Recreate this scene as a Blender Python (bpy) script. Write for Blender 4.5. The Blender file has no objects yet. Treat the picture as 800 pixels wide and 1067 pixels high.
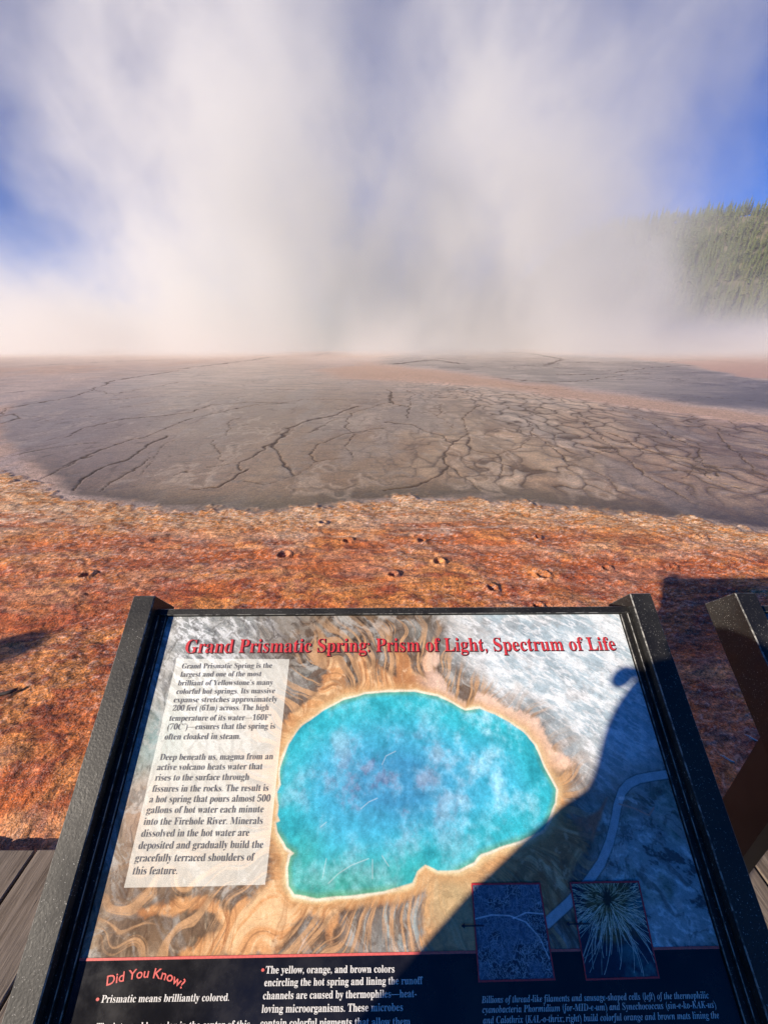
import bpy, bmesh, math, random
import numpy as np
from mathutils import Vector, Matrix, noise as mnoise
D = {'frame': [[-0.41293, 0.58575, -0.48622], [0.99988, 0.0146, -0.00456], [0.00895, -0.80034, -0.59948], [-0.0124, 0.59937, -0.80038]], 'shore': [(-14.696, 5.051), (-9.886, 5.387), (-6.788, 5.665), (-5.649, 5.387), (-4.91, 4.935), (-4.099, 4.479), (-3.182, 4.174), (-2.197, 4.008), (-1.111, 4.062), (-0.349, 4.292), (0.357, 4.415), (1.184, 4.384), (1.839, 4.232), (2.651, 4.035), (3.206, 3.878), (4.035, 3.614), (5.441, 3.167), (7.972, 2.685)], 'pool': [(-9.648, 9.777), (-7.238, 7.378), (-5.747, 5.969), (-4.649, 5.051), (-3.783, 4.544), (-2.989, 4.232), (-2.197, 4.008), (-1.111, 4.062), (-0.349, 4.292), (0.357, 4.415), (1.184, 4.384), (1.839, 4.232), (2.651, 4.035), (3.206, 3.878), (4.035, 3.614), (5.441, 3.167), (7.972, 2.685), (16.758, 6.544), (11.409, 7.535), (8.889, 8.944), (7.911, 10.042), (6.981, 11.96), (5.457, 14.165), (3.957, 16.565), (1.319, 18.498), (-0.92, 19.398), (-3.299, 23.334), (-6.601, 31.399), (-9.908, 42.704), (-12.058, 37.015), (-12.773, 27.236), (-13.746, 23.334), (-13.192, 18.498), (-12.23, 14.983), (-11.054, 11.96)], 'sheet': [(-0.45, 38.738), (8.271, 71.844), (19.869, 86.452), (19.83, 53.62), (23.78, 42.704), (22.852, 32.641), (18.751, 22.061), (17.59, 18.498), (20.465, 14.165), (13.185, 8.835), (10.549, 10.767), (9.448, 12.151), (8.633, 14.983), (6.883, 18.078), (5.209, 22.061), (3.193, 27.236), (0.0, 31.399)], 'strip': [(-4.199, 25.533), (-1.414, 30.247), (2.999, 25.533), (4.827, 20.385), (6.461, 16.92), (8.186, 14.165), (9.042, 11.595), (9.889, 10.042), (12.759, 8.524), (11.193, 7.378), (8.79, 8.835), (7.814, 9.908), (6.88, 11.775), (5.457, 14.165), (3.88, 16.223), (1.291, 18.078), (-1.885, 19.879)], 'island': [(24.164, 33.982), (30.619, 38.738), (44.05, 47.554), (59.451, 42.704), (24.733, 17.29), (18.847, 19.879), (18.307, 20.916), (21.035, 26.357)], 'cracks': [([(-10.014, 10.18), (-10.714, 11.25), (-10.607, 11.775), (-10.519, 12.975), (-11.175, 15.276), (-12.674, 18.715), (-12.687, 21.474), (-12.518, 24.757)], 1.3), ([(-13.301, 26.357), (-12.73, 30.247), (-12.058, 37.015), (-12.088, 42.704)], 1.2), ([(-14.604, 45.001), (-13.223, 57.262), (-7.633, 66.233), (0.0, 68.926)], 1.0), ([(-25.966, 27.696), (-24.938, 31.399), (-22.697, 35.435), (-19.362, 38.738)], 0.9), ([(-13.744, 14.428), (-13.648, 15.276)], 1.4), ([(-9.828, 9.975), (-9.826, 10.321), (-9.114, 9.65), (-8.889, 8.944)], 1.2), ([(-6.432, 7.616), (-6.664, 8.625), (-6.434, 9.65), (-5.738, 9.908), (-5.205, 10.614), (-5.16, 11.775), (-4.196, 12.348), (-2.657, 12.151)], 1.2), ([(-6.483, 6.303), (-6.253, 6.607), (-5.826, 6.938), (-5.443, 7.152)], 0.6), ([(-4.892, 5.112), (-4.943, 5.665), (-5.068, 6.482), (-4.989, 7.152), (-4.742, 8.047), (-4.886, 9.403), (-4.424, 10.614), (-3.754, 11.867)], 1.0), ([(-5.018, 5.714), (-5.005, 6.391)], 0.8), ([(-4.067, 4.68), (-4.366, 5.523), (-4.254, 6.104), (-4.357, 6.87), (-4.477, 7.826)], 1.4), ([(-3.668, 4.645), (-3.768, 5.257), (-3.8, 5.665), (-3.979, 6.245)], 1.0), ([(-3.589, 5.365), (-3.785, 5.969), (-4.071, 7.044), (-4.105, 7.416)], 0.7), ([(-0.814, 11.507), (-1.351, 9.975), (-1.851, 9.344), (-2.105, 8.524), (-2.092, 7.535), (-1.995, 6.87), (-1.635, 6.022), (-1.327, 5.257)], 2.0), ([(-2.032, 7.152), (-2.178, 6.544), (-2.279, 5.969), (-2.165, 5.523)], 1.3), ([(-1.327, 5.257), (-1.551, 4.86), (-2.004, 5.051)], 0.7), ([(-1.327, 5.257), (-1.081, 5.969), (-0.638, 6.188)], 0.7), ([(0.0, 8.625), (-0.699, 7.957), (-1.225, 7.152), (-1.313, 6.391), (-1.081, 5.969)], 1.1), ([(-0.851, 10.69), (-0.86, 8.625), (-0.571, 7.826), (-0.676, 6.802), (-0.518, 6.188)], 1.0), ([(-2.527, 4.733), (-2.229, 4.86), (-2.111, 5.365), (-2.035, 5.569)], 1.2), ([(-2.611, 5.969), (-2.953, 6.703), (-3.355, 7.416)], 0.7), ([(-3.042, 5.257), (-2.75, 5.714), (-2.317, 5.969)], 0.5), ([(-11.572, 15.58), (-9.55, 14.165), (-9.332, 15.58), (-9.35, 18.286)], 0.8), ([(-9.06, 12.448), (-8.175, 13.545), (-6.54, 13.545), (-5.457, 14.165)], 0.6), ([(-3.247, 7.826), (-3.652, 9.055), (-3.685, 9.975)], 0.8), ([(-9.762, 10.321), (-7.98, 9.344), (-7.371, 9.975)], 0.5), ([(-3.788, 11.507), (-2.512, 12.975), (-0.927, 12.759)], 0.7), ([(-7.626, 17.29), (-5.226, 15.58), (-2.986, 15.58)], 0.5), ([(-1.614, 8.047), (-1.157, 9.344), (-0.542, 11.084), (0.0, 12.151)], 0.8), ([(-7.824, 45.001), (-7.677, 55.382), (-4.251, 61.426)], 0.8), ([(0.0, 9.168), (0.659, 8.835), (1.099, 7.957), (1.27, 7.152), (0.968, 6.391), (0.974, 5.763), (0.83, 5.365), (0.385, 4.823), (0.0, 4.68)], 1.6), ([(0.974, 5.763), (1.106, 5.257), (1.251, 4.68)], 0.9), ([(1.27, 7.152), (1.715, 8.047), (1.966, 9.65), (2.665, 11.507)], 1.2), ([(1.715, 8.047), (1.541, 6.703), (1.887, 6.391), (1.856, 5.839), (1.659, 5.257)], 1.2), ([(1.887, 6.391), (2.537, 6.87), (3.128, 8.047), (3.563, 9.975)], 0.8), ([(3.128, 8.047), (3.062, 6.87), (2.935, 5.969)], 1.1), ([(2.935, 5.969), (3.456, 6.245), (4.112, 6.87), (4.678, 8.524), (4.914, 9.975)], 0.8), ([(4.112, 6.87), (4.016, 5.969), (3.741, 5.051), (3.766, 4.353)], 1.0), ([(2.935, 5.969), (3.224, 5.477), (3.102, 4.86)], 0.8), ([(4.742, 8.047), (4.623, 6.703), (4.823, 6.245), (5.021, 5.969)], 1.2), ([(6.293, 9.055), (5.76, 7.616), (5.687, 6.87), (5.098, 5.969), (4.839, 5.257)], 1.2), ([(5.021, 5.969), (4.609, 5.051), (4.755, 4.68)], 0.8), ([(7.063, 8.047), (6.3, 6.87), (5.87, 5.969), (5.531, 5.257)], 1.2), ([(6.556, 8.782), (7.23, 8.524), (7.104, 7.616), (7.498, 7.416)], 0.8), ([(8.327, 9.344), (7.662, 8.279), (8.072, 8.047)], 0.9), ([(5.098, 5.969), (4.141, 5.051), (3.882, 4.511)], 0.6), ([(0.187, 15.58), (0.291, 11.96), (0.724, 11.42), (0.477, 9.65)], 1.3), ([(0.724, 11.42), (1.023, 14.165), (0.747, 15.58)], 0.8), ([(1.745, 11.96), (1.351, 9.975), (1.489, 8.524)], 0.9), ([(17.408, 108.412), (15.588, 61.426), (19.192, 55.382), (16.66, 38.738), (12.023, 30.247)], 2.0), ([(45.938, 174.638), (53.168, 145.14), (42.717, 86.452)], 1.2), ([(16.567, 96.205), (17.151, 78.481), (19.845, 66.233)], 1.6), ([(0.733, 31.399), (2.889, 35.435), (4.737, 37.015), (5.979, 32.008)], 3.4), ([(2.425, 34.694), (5.661, 40.627)], 2.4), ([(0.0, 31.399), (1.143, 32.641), (2.122, 30.247)], 1.2), ([(11.669, 30.247), (15.053, 33.982), (19.043, 32.641), (25.586, 35.435)], 1.0), ([(8.84, 30.247), (11.266, 29.174), (12.518, 24.757), (16.085, 26.357)], 0.9), ([(5.62, 20.647), (7.176, 18.286), (9.445, 18.938), (13.021, 22.061), (15.395, 23.334)], 1.2), ([(9.375, 22.061), (12.304, 22.68), (18.176, 27.696), (22.631, 30.247)], 1.3), ([(5.359, 17.29), (6.159, 15.58), (7.466, 15.58)], 0.7), ([(11.045, 19.398), (13.515, 20.385), (14.727, 19.398)], 0.8), ([(27.917, 38.738), (28.887, 35.435), (28.605, 31.399)], 0.8), ([(33.831, 41.64), (39.639, 45.001), (44.05, 47.554)], 0.8), ([(5.825, 11.084), (6.339, 10.321), (6.477, 9.344)], 0.7), ([(9.332, 15.58), (10.233, 14.165), (11.167, 13.198), (11.988, 12.348)], 0.4)], 'hoof': [(-0.919, 3.026, 0.051), (-0.656, 3.683, 0.034), (-0.345, 3.28, 0.0425), (0.364, 3.28, 0.0425), (0.482, 2.894, 0.0425), (1.318, 2.671, 0.0425), (1.911, 2.802, 0.03825), (0.08, 2.699, 0.0425), (0.845, 2.498, 0.0425), (3.137, 3.358, 0.0425), (1.521, 3.358, 0.034), (-2.471, 2.685, 0.0425), (2.492, 2.832, 0.034), (1.13, 2.285, 0.034)], 'twigs': [(1.542, 1.113), (1.745, 1.217), (-2.034, 1.474)], 'a_pool': [(0.2431, 0.2433), (0.2534, 0.2102), (0.2717, 0.1853), (0.3043, 0.164), (0.3381, 0.1465), (0.378, 0.1362), (0.4202, 0.1335), (0.4659, 0.1339), (0.5045, 0.1403), (0.5351, 0.1557), (0.551, 0.1632), (0.5764, 0.1605), (0.6034, 0.1695), (0.6278, 0.1828), (0.6479, 0.1986), (0.6623, 0.2168), (0.6683, 0.2344), (0.6719, 0.2476), (0.6795, 0.2632), (0.6856, 0.2771), (0.6802, 0.2943), (0.6692, 0.3098), (0.6536, 0.3271), (0.6204, 0.3392), (0.5841, 0.3478), (0.5556, 0.3551), (0.5431, 0.3637), (0.5181, 0.3719), (0.4883, 0.3737), (0.4704, 0.3671), (0.4574, 0.3733), (0.4512, 0.3848), (0.4095, 0.3935), (0.3683, 0.397), (0.3138, 0.4004), (0.2806, 0.3959), (0.2714, 0.3867), (0.2677, 0.3657), (0.2705, 0.3529), (0.2758, 0.3496), (0.2637, 0.3429), (0.2488, 0.3259), (0.2444, 0.3144), (0.25, 0.3122), (0.2447, 0.3051), (0.2447, 0.2932), (0.2411, 0.2762), (0.2459, 0.2663), (0.2429, 0.2536)], 'a_orange': [(0.237, 0.2433), (0.2407, 0.1963), (0.2504, 0.1679), (0.2861, 0.1431), (0.3045, 0.1187), (0.3084, 0.0997), (0.2989, 0.0867), (0.2962, 0.0735), (0.3084, 0.0719), (0.3279, 0.0737), (0.3356, 0.0902), (0.3448, 0.1032), (0.3473, 0.1252), (0.3643, 0.1238), (0.3743, 0.1129), (0.3563, 0.0838), (0.3665, 0.0706), (0.3842, 0.0774), (0.3982, 0.0972), (0.3965, 0.1099), (0.4085, 0.1179), (0.4052, 0.1004), (0.393, 0.0841), (0.4017, 0.0809), (0.4155, 0.1005), (0.4344, 0.1102), (0.4367, 0.0844), (0.4336, 0.0678), (0.4446, 0.0577), (0.458, 0.078), (0.4639, 0.1041), (0.4877, 0.1107), (0.4823, 0.0847), (0.4977, 0.0648), (0.5112, 0.075), (0.5027, 0.0947), (0.5154, 0.1093), (0.5302, 0.136), (0.5535, 0.1558), (0.5778, 0.1363), (0.606, 0.1412), (0.6449, 0.1611), (0.6748, 0.1789), (0.6793, 0.2045), (0.6903, 0.2212), (0.7143, 0.2349), (0.7247, 0.2442), (0.7074, 0.2506), (0.6829, 0.2477), (0.6795, 0.2632), (0.6934, 0.2834), (0.6996, 0.2957), (0.6857, 0.31), (0.6879, 0.3194), (0.7093, 0.3289), (0.7154, 0.3504), (0.6926, 0.3719), (0.6734, 0.3927), (0.6448, 0.4273), (0.6186, 0.4562), (0.4558, 0.4567), (0.4602, 0.4249), (0.4673, 0.3952), (0.4507, 0.397), (0.4094, 0.4046), (0.3753, 0.4071), (0.3484, 0.4117), (0.3451, 0.4282), (0.3369, 0.4469), (0.3288, 0.4232), (0.3085, 0.419), (0.2889, 0.4246), (0.277, 0.4368), (0.266, 0.4541), (0.2015, 0.4551), (0.1499, 0.4544), (0.1368, 0.4533), (0.1656, 0.4372), (0.19, 0.4281), (0.1745, 0.4163), (0.1462, 0.4091), (0.1065, 0.4106), (0.0776, 0.417), (0.0599, 0.411), (0.0909, 0.4025), (0.123, 0.396), (0.1576, 0.3994), (0.1933, 0.4098), (0.2213, 0.4002), (0.2408, 0.3842), (0.2447, 0.3504), (0.2373, 0.2931), (0.234, 0.2561)], 'a_center': (0.4637, 0.2773), 'a_spots': {'topleft': (0.0956, 0.0223), 'leftmid': (0.04, 0.2149), 'leftmid2': (0.0386, 0.291), 'topmid': (0.3679, 0.0537), 'eye1': (0.2675, 0.123), 'eye2': (0.476, 0.0371), 'botleft': (0.1036, 0.425), 'botmid': (0.3358, 0.4281), 'pale': (0.4292, 0.4293), 'forest': (0.8389, 0.3234), 'green': (0.3402, 0.3834), 'deep': (0.426, 0.2644), 'tan': (0.5124, 0.4009), 'rightx': (0.717, 0.322), 'righty': (0.7964, 0.2682)}, 'a_pale': [(0.5085, -0.0402), (0.9116, -0.0381), (0.9678, 0.1959), (0.9475, 0.2438), (0.8625, 0.2495), (0.7976, 0.2644), (0.7506, 0.2926), (0.7266, 0.2675), (0.7112, 0.2348), (0.6865, 0.1862), (0.6373, 0.1565), (0.5832, 0.1209), (0.5438, 0.0852)], 'a_rust': [(0.7654, 0.2891), (0.7501, 0.3107), (0.7263, 0.3427), (0.7105, 0.3358), (0.7034, 0.3172), (0.6973, 0.3053), (0.7255, 0.3128), (0.7472, 0.3047)], 'a_road': [(0.8718, 0.2587), (0.8458, 0.2611), (0.821, 0.2647), (0.8034, 0.2708), (0.7895, 0.2807), (0.7762, 0.299), (0.7652, 0.3202), (0.7511, 0.343), (0.7311, 0.367), (0.7055, 0.3879), (0.672, 0.4099), (0.6376, 0.4291)], 'a_trail': [(0.78, 0.2966), (0.8038, 0.3029), (0.8221, 0.3115), (0.833, 0.302)], 'a_white': [(0.7864, 0.2906), (0.7975, 0.2895), (0.8092, 0.2957)], 'a_box': [(0.0348, 0.0757), (0.2396, 0.078), (0.2387, 0.3847), (0.0372, 0.3851)], 'scratch': [[(0.3745, 0.2982), (0.3864, 0.2899), (0.3999, 0.2852)], [(0.3292, 0.3843), (0.3425, 0.374), (0.3617, 0.3647), (0.3871, 0.3575)], [(0.3927, 0.3586), (0.3929, 0.3799)], [(0.407, 0.3545), (0.4168, 0.3665)], [(0.3136, 0.3198), (0.322, 0.3141)], [(0.4077, 0.2411), (0.4141, 0.2293), (0.43, 0.2227)], [(0.3033, 0.4371), (0.2897, 0.4581), (0.2713, 0.4773), (0.2623, 0.4858)], [(0.3246, 0.3568), (0.3204, 0.3779)]], 'text': {'body': [('Grand Prismatic Spring is the', 0.048, 0.0929, 0.2095, 0.0929, 0.0088), ('largest and one of the most', 0.0489, 0.1066, 0.1925, 0.1067, 0.0088), ('brilliant of Yellowstone’s many', 0.048, 0.1208, 0.2149, 0.1209, 0.0088), ('colorful hot springs. Its massive', 0.0487, 0.1343, 0.22, 0.1345, 0.0088), ('expanse stretches approximately', 0.0472, 0.1475, 0.2256, 0.1477, 0.0088), ('200 feet (61m) across. The high', 0.0489, 0.1603, 0.2128, 0.1606, 0.0088), ('temperature of its water—160F°', 0.0471, 0.1755, 0.2187, 0.1758, 0.0088), ('(70C°)—ensures that the spring is', 0.0472, 0.1884, 0.2269, 0.1887, 0.0088), ('often cloaked in steam.', 0.0462, 0.2028, 0.1714, 0.2031, 0.0088), ('Deep beneath us, magma from an', 0.0461, 0.2316, 0.2293, 0.2322, 0.0088), ('active volcano heats water that', 0.0452, 0.2451, 0.2141, 0.2457, 0.0088), ('rises to the surface through', 0.046, 0.2591, 0.1948, 0.2596, 0.0088), ('fissures in the rocks. The result is', 0.0455, 0.2736, 0.2273, 0.2743, 0.0088), ('a hot spring that pours almost 500', 0.0448, 0.287, 0.2321, 0.2878, 0.0088), ('gallons of hot water each minute', 0.0442, 0.3004, 0.2236, 0.3012, 0.0088), ('into the Firehole River. Minerals', 0.0439, 0.3145, 0.2241, 0.3154, 0.0088), ('dissolved in the hot water are', 0.0444, 0.3286, 0.2059, 0.3294, 0.0088), ('deposited and gradually build the', 0.0444, 0.3426, 0.2289, 0.3436, 0.0088), ('gracefully terraced shoulders of', 0.0437, 0.357, 0.2182, 0.358, 0.0088), ('this feature.', 0.0445, 0.3712, 0.1088, 0.3716, 0.0088)], 'title': [('Grand Prismatic Spring: Prism of Light, Spectrum of Life', 0.0466, 0.0659, 0.8451, 0.0664, 0.0235)], 'dyk': [('Prismatic means brilliantly colored.', 0.0428, 0.4954, 0.2075, 0.4961, 0.0066), ('The intense blue color in the center of this', 0.0439, 0.5194, 0.2376, 0.5198, 0.0066)], 'col2': [('The yellow, orange, and brown colors', 0.2513, 0.4723, 0.4227, 0.4737, 0.0068), ('encircling the hot spring and lining the runoff', 0.2511, 0.4838, 0.4602, 0.4848, 0.0068), ('channels are caused by thermophiles—heat-', 0.2511, 0.4954, 0.4512, 0.4963, 0.0068), ('loving microorganisms. These microbes', 0.2509, 0.507, 0.4329, 0.508, 0.0068), ('contain colorful pigments that allow them', 0.2509, 0.5192, 0.4419, 0.5204, 0.0068)], 'cap': [('Billions of thread-like filaments and sausage-shaped cells (left) of the thermophilic', 0.5357, 0.5028, 0.8361, 0.5029, 0.0062), ('cyanobacteria Phormidium (for-MID-e-um) and Synechococcus (sin-e-ko-KAK-us)', 0.5356, 0.5114, 0.8419, 0.5112, 0.0062), ('and Calothrix (KAL-o-thrix; right) build colorful orange and brown mats lining the', 0.5353, 0.5204, 0.8423, 0.5204, 0.0062)]}, 'bullets': [(0.0376, 0.4924), (0.2474, 0.4691)], 'arch': [(0.0447, 0.4806), (0.0588, 0.4778), (0.0767, 0.4751), (0.0952, 0.4738), (0.1119, 0.4751), (0.1264, 0.4779), (0.1445, 0.485)], 'inset1': [(0.5365, 0.3873), (0.6349, 0.3876), (0.6357, 0.4828), (0.5344, 0.4832)], 'inset2': [(0.6797, 0.3875), (0.7796, 0.3876), (0.7759, 0.483), (0.6779, 0.4836)], 'arrows': [[(0.5484, 0.4304), (0.5162, 0.4302)], [(0.6969, 0.4304), (0.663, 0.4302)]], 'snags': [(277.1, 372, 9, 0.35), (263.5, 366, 10, 0.3)], 'people': [(-0.497, -0.302, 0), (-6.28, -1.0, 0), (-0.762, -0.653, 0)]}
rnd = random.Random(7)
R = math.radians
scene = bpy.context.scene
COL = scene.collection

# ------------------------------------------------------------------ helpers
def lin(c):
    return tuple(((x/255)/12.92 if x/255 <= .04045 else ((x/255+.055)/1.055)**2.4) for x in c)

def mesh_obj(name, verts, faces, mat=None, parent=None, smooth=False, mats=None, fmat=None):
    me = bpy.data.meshes.new(name)
    me.from_pydata([tuple(v) for v in verts], [], faces)
    for m in (mats or ([mat] if mat else [])):
        me.materials.append(m)
    if fmat is not None:
        me.polygons.foreach_set('material_index', fmat)
    if smooth:
        me.polygons.foreach_set('use_smooth', [True]*len(me.polygons))
    me.update()
    o = bpy.data.objects.new(name, me)
    COL.objects.link(o)
    if parent: o.parent = parent
    return o

def bm_obj(name, bm, mat=None, parent=None, smooth=False, mats=None):
    me = bpy.data.meshes.new(name)
    bm.to_mesh(me); bm.free()
    for m in (mats or ([mat] if mat else [])):
        me.materials.append(m)
    if smooth:
        me.polygons.foreach_set('use_smooth', [True]*len(me.polygons))
    o = bpy.data.objects.new(name, me)
    COL.objects.link(o)
    if parent: o.parent = parent
    return o

def tag(o, label=None, cat=None, group=None, kind=None):
    if label: o['label'] = label
    if cat: o['category'] = cat
    if group: o['group'] = group
    if kind: o['kind'] = kind
    return o

def empty(name, loc=(0, 0, 0)):
    o = bpy.data.objects.new(name, None)
    COL.objects.link(o); o.location = loc
    o.empty_display_size = .1
    return o

def bevel_box(bm, lo, hi, b=0.0, worn=1):
    """box with bevelled edges; bevel faces get material index `worn`"""
    r = bmesh.ops.create_cube(bm, size=1)
    vs = r['verts']
    for v in vs:
        v.co = Vector([(lo[k]+hi[k])/2 + v.co[k]*(hi[k]-lo[k]) for k in range(3)])
    if b > 0:
        es = {e for v in vs for e in v.link_edges}
        old = {f for v in vs for f in v.link_faces}
        rr = bmesh.ops.bevel(bm, geom=list(es), offset=b, segments=1, affect='EDGES', profile=.5)
        for f in rr['faces']:
            f.material_index = worn

def grid_mesh(name, X, Y, Z, col, mat, parent=None, extra=None):
    n, m = X.shape
    me = bpy.data.meshes.new(name)
    co = np.stack([X, Y, Z], -1).reshape(-1, 3).astype(np.float32)
    me.vertices.add(n*m)
    me.vertices.foreach_set('co', co.ravel())
    i = np.arange(n*m).reshape(n, m)
    q = np.stack([i[:-1, :-1], i[:-1, 1:], i[1:, 1:], i[1:, :-1]], -1).reshape(-1, 4).astype(np.int32)
    me.loops.add(q.size); me.loops.foreach_set('vertex_index', q.ravel())
    me.polygons.add(len(q))
    me.polygons.foreach_set('loop_start', np.arange(0, q.size, 4, dtype=np.int32))
    me.polygons.foreach_set('use_smooth', np.ones(len(q), bool))
    me.update(calc_edges=True)
    a = me.color_attributes.new('Col', 'FLOAT_COLOR', 'POINT')
    c = np.ones((n*m, 4), np.float32); c[:, :3] = np.clip(col.reshape(-1, 3), 0, 1)
    if extra is not None: c[:, 3] = extra.ravel()
    a.data.foreach_set('color', c.ravel())
    me.materials.append(mat)
    o = bpy.data.objects.new(name, me)
    COL.objects.link(o)
    if parent: o.parent = parent
    return o

# numpy value noise -------------------------------------------------
_T = np.random.RandomState(3).rand(256, 256).astype(np.float32)
def vn(x, y, s=0):
    x = x + s*17.31; y = y + s*9.77
    xi = np.floor(x).astype(np.int64); yi = np.floor(y).astype(np.int64)
    fx = (x-xi).astype(np.float32); fy = (y-yi).astype(np.float32)
    fx = fx*fx*(3-2*fx); fy = fy*fy*(3-2*fy)
    a = _T[xi & 255, yi & 255]; b = _T[(xi+1) & 255, yi & 255]
    c = _T[xi & 255, (yi+1) & 255]; d = _T[(xi+1) & 255, (yi+1) & 255]
    return (a+(b-a)*fx)*(1-fy) + (c+(d-c)*fx)*fy
def fbm(x, y, s=0, o=5, g=.5):
    t = 0; a = 1; n = 0
    for k in range(o):
        t = t + a*vn(x, y, s+k*3.1); n += a
        ca, sa = .8*2.03, .6*2.03
        x, y = ca*x-sa*y, sa*x+ca*y
        a *= g
    return t/n
def rid(x, y, s=0, o=5, g=.55):
    t = 0; a = 1; n = 0
    for k in range(o):
        t = t + a*(1-np.abs(2*vn(x, y, s+k*3.1)-1)); n += a
        ca, sa = .8*2.03, .6*2.03
        x, y = ca*x-sa*y, sa*x+ca*y
        a *= g
    return t/n
def sst(a, b, x):
    t = np.clip((x-a)/(b-a), 0, 1); return t*t*(3-2*t)
def mixc(c, d, m):
    m = np.asarray(m)[..., None]
    return c*(1-m) + np.asarray(d, np.float32)*m
def inpoly(px, py, poly):
    ins = np.zeros(px.shape, bool); n = len(poly)
    for i in range(n):
        x1, y1 = poly[i]; x2, y2 = poly[(i+1) % n]
        if y1 == y2: continue
        c = ((y1 > py) != (y2 > py)) & (px < (x2-x1)*(py-y1)/(y2-y1)+x1)
        ins ^= c
    return ins
def dseg(px, py, pts, closed=False):
    d = np.full(px.shape, 1e9, np.float32)
    n = len(pts)
    for i in range(n if closed else n-1):
        x1, y1 = pts[i]; x2, y2 = pts[(i+1) % n]
        dx, dy = x2-x1, y2-y1
        L = dx*dx+dy*dy+1e-12
        t = np.clip(((px-x1)*dx+(py-y1)*dy)/L, 0, 1)
        d = np.minimum(d, (px-x1-t*dx)**2+(py-y1-t*dy)**2)
    return np.sqrt(d)
def sdpoly(px, py, poly):
    d = dseg(px, py, poly, True)
    return np.where(inpoly(px, py, poly), -d, d)

# node helpers --------------------------------------------------------
def new_mat(name):
    m = bpy.data.materials.new(name); m.use_nodes = True
    nt = m.node_tree; nt.nodes.clear()
    out = nt.nodes.new('ShaderNodeOutputMaterial')
    return m, nt, out
class N:
    def __init__(s, nt): s.nt = nt
    def node(s, t, **k):
        n = s.nt.nodes.new(t)
        for a, b in k.items(): setattr(n, a, b)
        return n
    def link(s, a, b): s.nt.links.new(a, b)
    def put(s, inp, v):
        if hasattr(v, 'is_output') or isinstance(v, bpy.types.NodeSocket): s.nt.links.new(v, inp)
        else: inp.default_value = v
    def m(s, op, a, b=None, c=None, clamp=False):
        n = s.nt.nodes.new('ShaderNodeMath'); n.operation = op; n.use_clamp = clamp
        s.put(n.inputs[0], a)
        if b is not None: s.put(n.inputs[1], b)
        if c is not None: s.put(n.inputs[2], c)
        return n.outputs[0]
    def ramp(s, v, a, b, lo=0., hi=1.):
        n = s.nt.nodes.new('ShaderNodeMapRange'); n.interpolation_type = 'SMOOTHSTEP'
        s.put(n.inputs[0], v)
        for i, q in enumerate((a, b, lo, hi)): s.put(n.inputs[i+1], q)
        return n.outputs[0]
    def noise(s, vec, scale, detail=3, rough=.5, dist=0., out=0):
        n = s.nt.nodes.new('ShaderNodeTexNoise')
        if vec is not None: s.link(vec, n.inputs['Vector'])
        n.inputs['Scale'].default_value = scale; n.inputs['Detail'].default_value = detail
        n.inputs['Roughness'].default_value = rough; n.inputs['Distortion'].default_value = dist
        return n.outputs[out]
    def mapping(s, vec, scale=(1, 1, 1), rot=(0, 0, 0)):
        n = s.nt.nodes.new('ShaderNodeMapping'); s.link(vec, n.inputs[0])
        n.inputs['Scale'].default_value = scale; n.inputs['Rotation'].default_value = rot
        return n.outputs[0]
    def mix(s, f, a, b, bt='MIX'):
        n = s.nt.nodes.new('ShaderNodeMix'); n.data_type = 'RGBA'; n.blend_type = bt
        s.put(n.inputs[0], f)
        for i, q in ((6, a), (7, b)):
            if isinstance(q, tuple): q = (*q[:3], 1)
            s.put(n.inputs[i], q)
        return n.outputs[2]
    def bsdf(s, out, **k):
        b = s.nt.nodes.new('ShaderNodeBsdfPrincipled')
        for a, v in k.items():
            a = a.replace('_', ' ')
            if isinstance(v, tuple) and len(v) == 3: v = (*v, 1)
            s.put(b.inputs[a], v)
        s.link(b.outputs[0], out.inputs[0]); return b
    def bump(s, h, strength=.5, dist=.01):
        n = s.nt.nodes.new('ShaderNodeBump'); n.inputs['Strength'].default_value = strength
        n.inputs['Distance'].default_value = dist; s.link(h, n.inputs['Height'])
        return n.outputs[0]
    def objco(s): return s.nt.nodes.new('ShaderNodeTexCoord').outputs['Object']

# ------------------------------------------------------------------ sun, sky, camera
PHI, EL = R(54.0), R(20.7)
L = Vector((math.sin(PHI)*math.cos(EL), math.cos(PHI)*math.cos(EL), -math.sin(EL)))
w = bpy.data.worlds.new('World'); scene.world = w; w.use_nodes = True
nt = w.node_tree; bg = nt.nodes['Background']
sky = nt.nodes.new('ShaderNodeTexSky'); sky.sky_type = 'NISHITA'; sky.sun_disc = False
sky.sun_elevation = EL; sky.sun_rotation = math.pi+PHI
sky.altitude = 2200; sky.air_density = .75; sky.dust_density = 0; sky.ozone_density = 6.0
hs = nt.nodes.new('ShaderNodeHueSaturation'); hs.inputs['Saturation'].default_value = 1.42; hs.inputs['Hue'].default_value = .512
nt.links.new(sky.outputs[0], hs.inputs['Color']); nt.links.new(hs.outputs[0], bg.inputs[0]); bg.inputs[1].default_value = .092
sd = bpy.data.lights.new('sun', 'SUN'); sd.energy = 5.0; sd.angle = R(.5); sd.color = (1, .875, .71)
sun = bpy.data.objects.new('sun', sd); COL.objects.link(sun)
sun.rotation_euler = L.to_track_quat('-Z', 'Y').to_euler()
cam = bpy.data.cameras.new('camera'); co = bpy.data.objects.new('camera', cam); COL.objects.link(co)
cam.sensor_fit = 'HORIZONTAL'; cam.sensor_width = 36; cam.lens = 18.0
cam.clip_start = .02; cam.clip_end = 20000
CZ = 1.68
co.location = (0, 0, CZ); co.rotation_euler = (R(90-24.4), 0, 0)
scene.camera = co
scene.view_settings.view_transform = 'Standard'; scene.view_settings.look = 'None'
scene.view_settings.exposure = .56; scene.view_settings.gamma = 1
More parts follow.
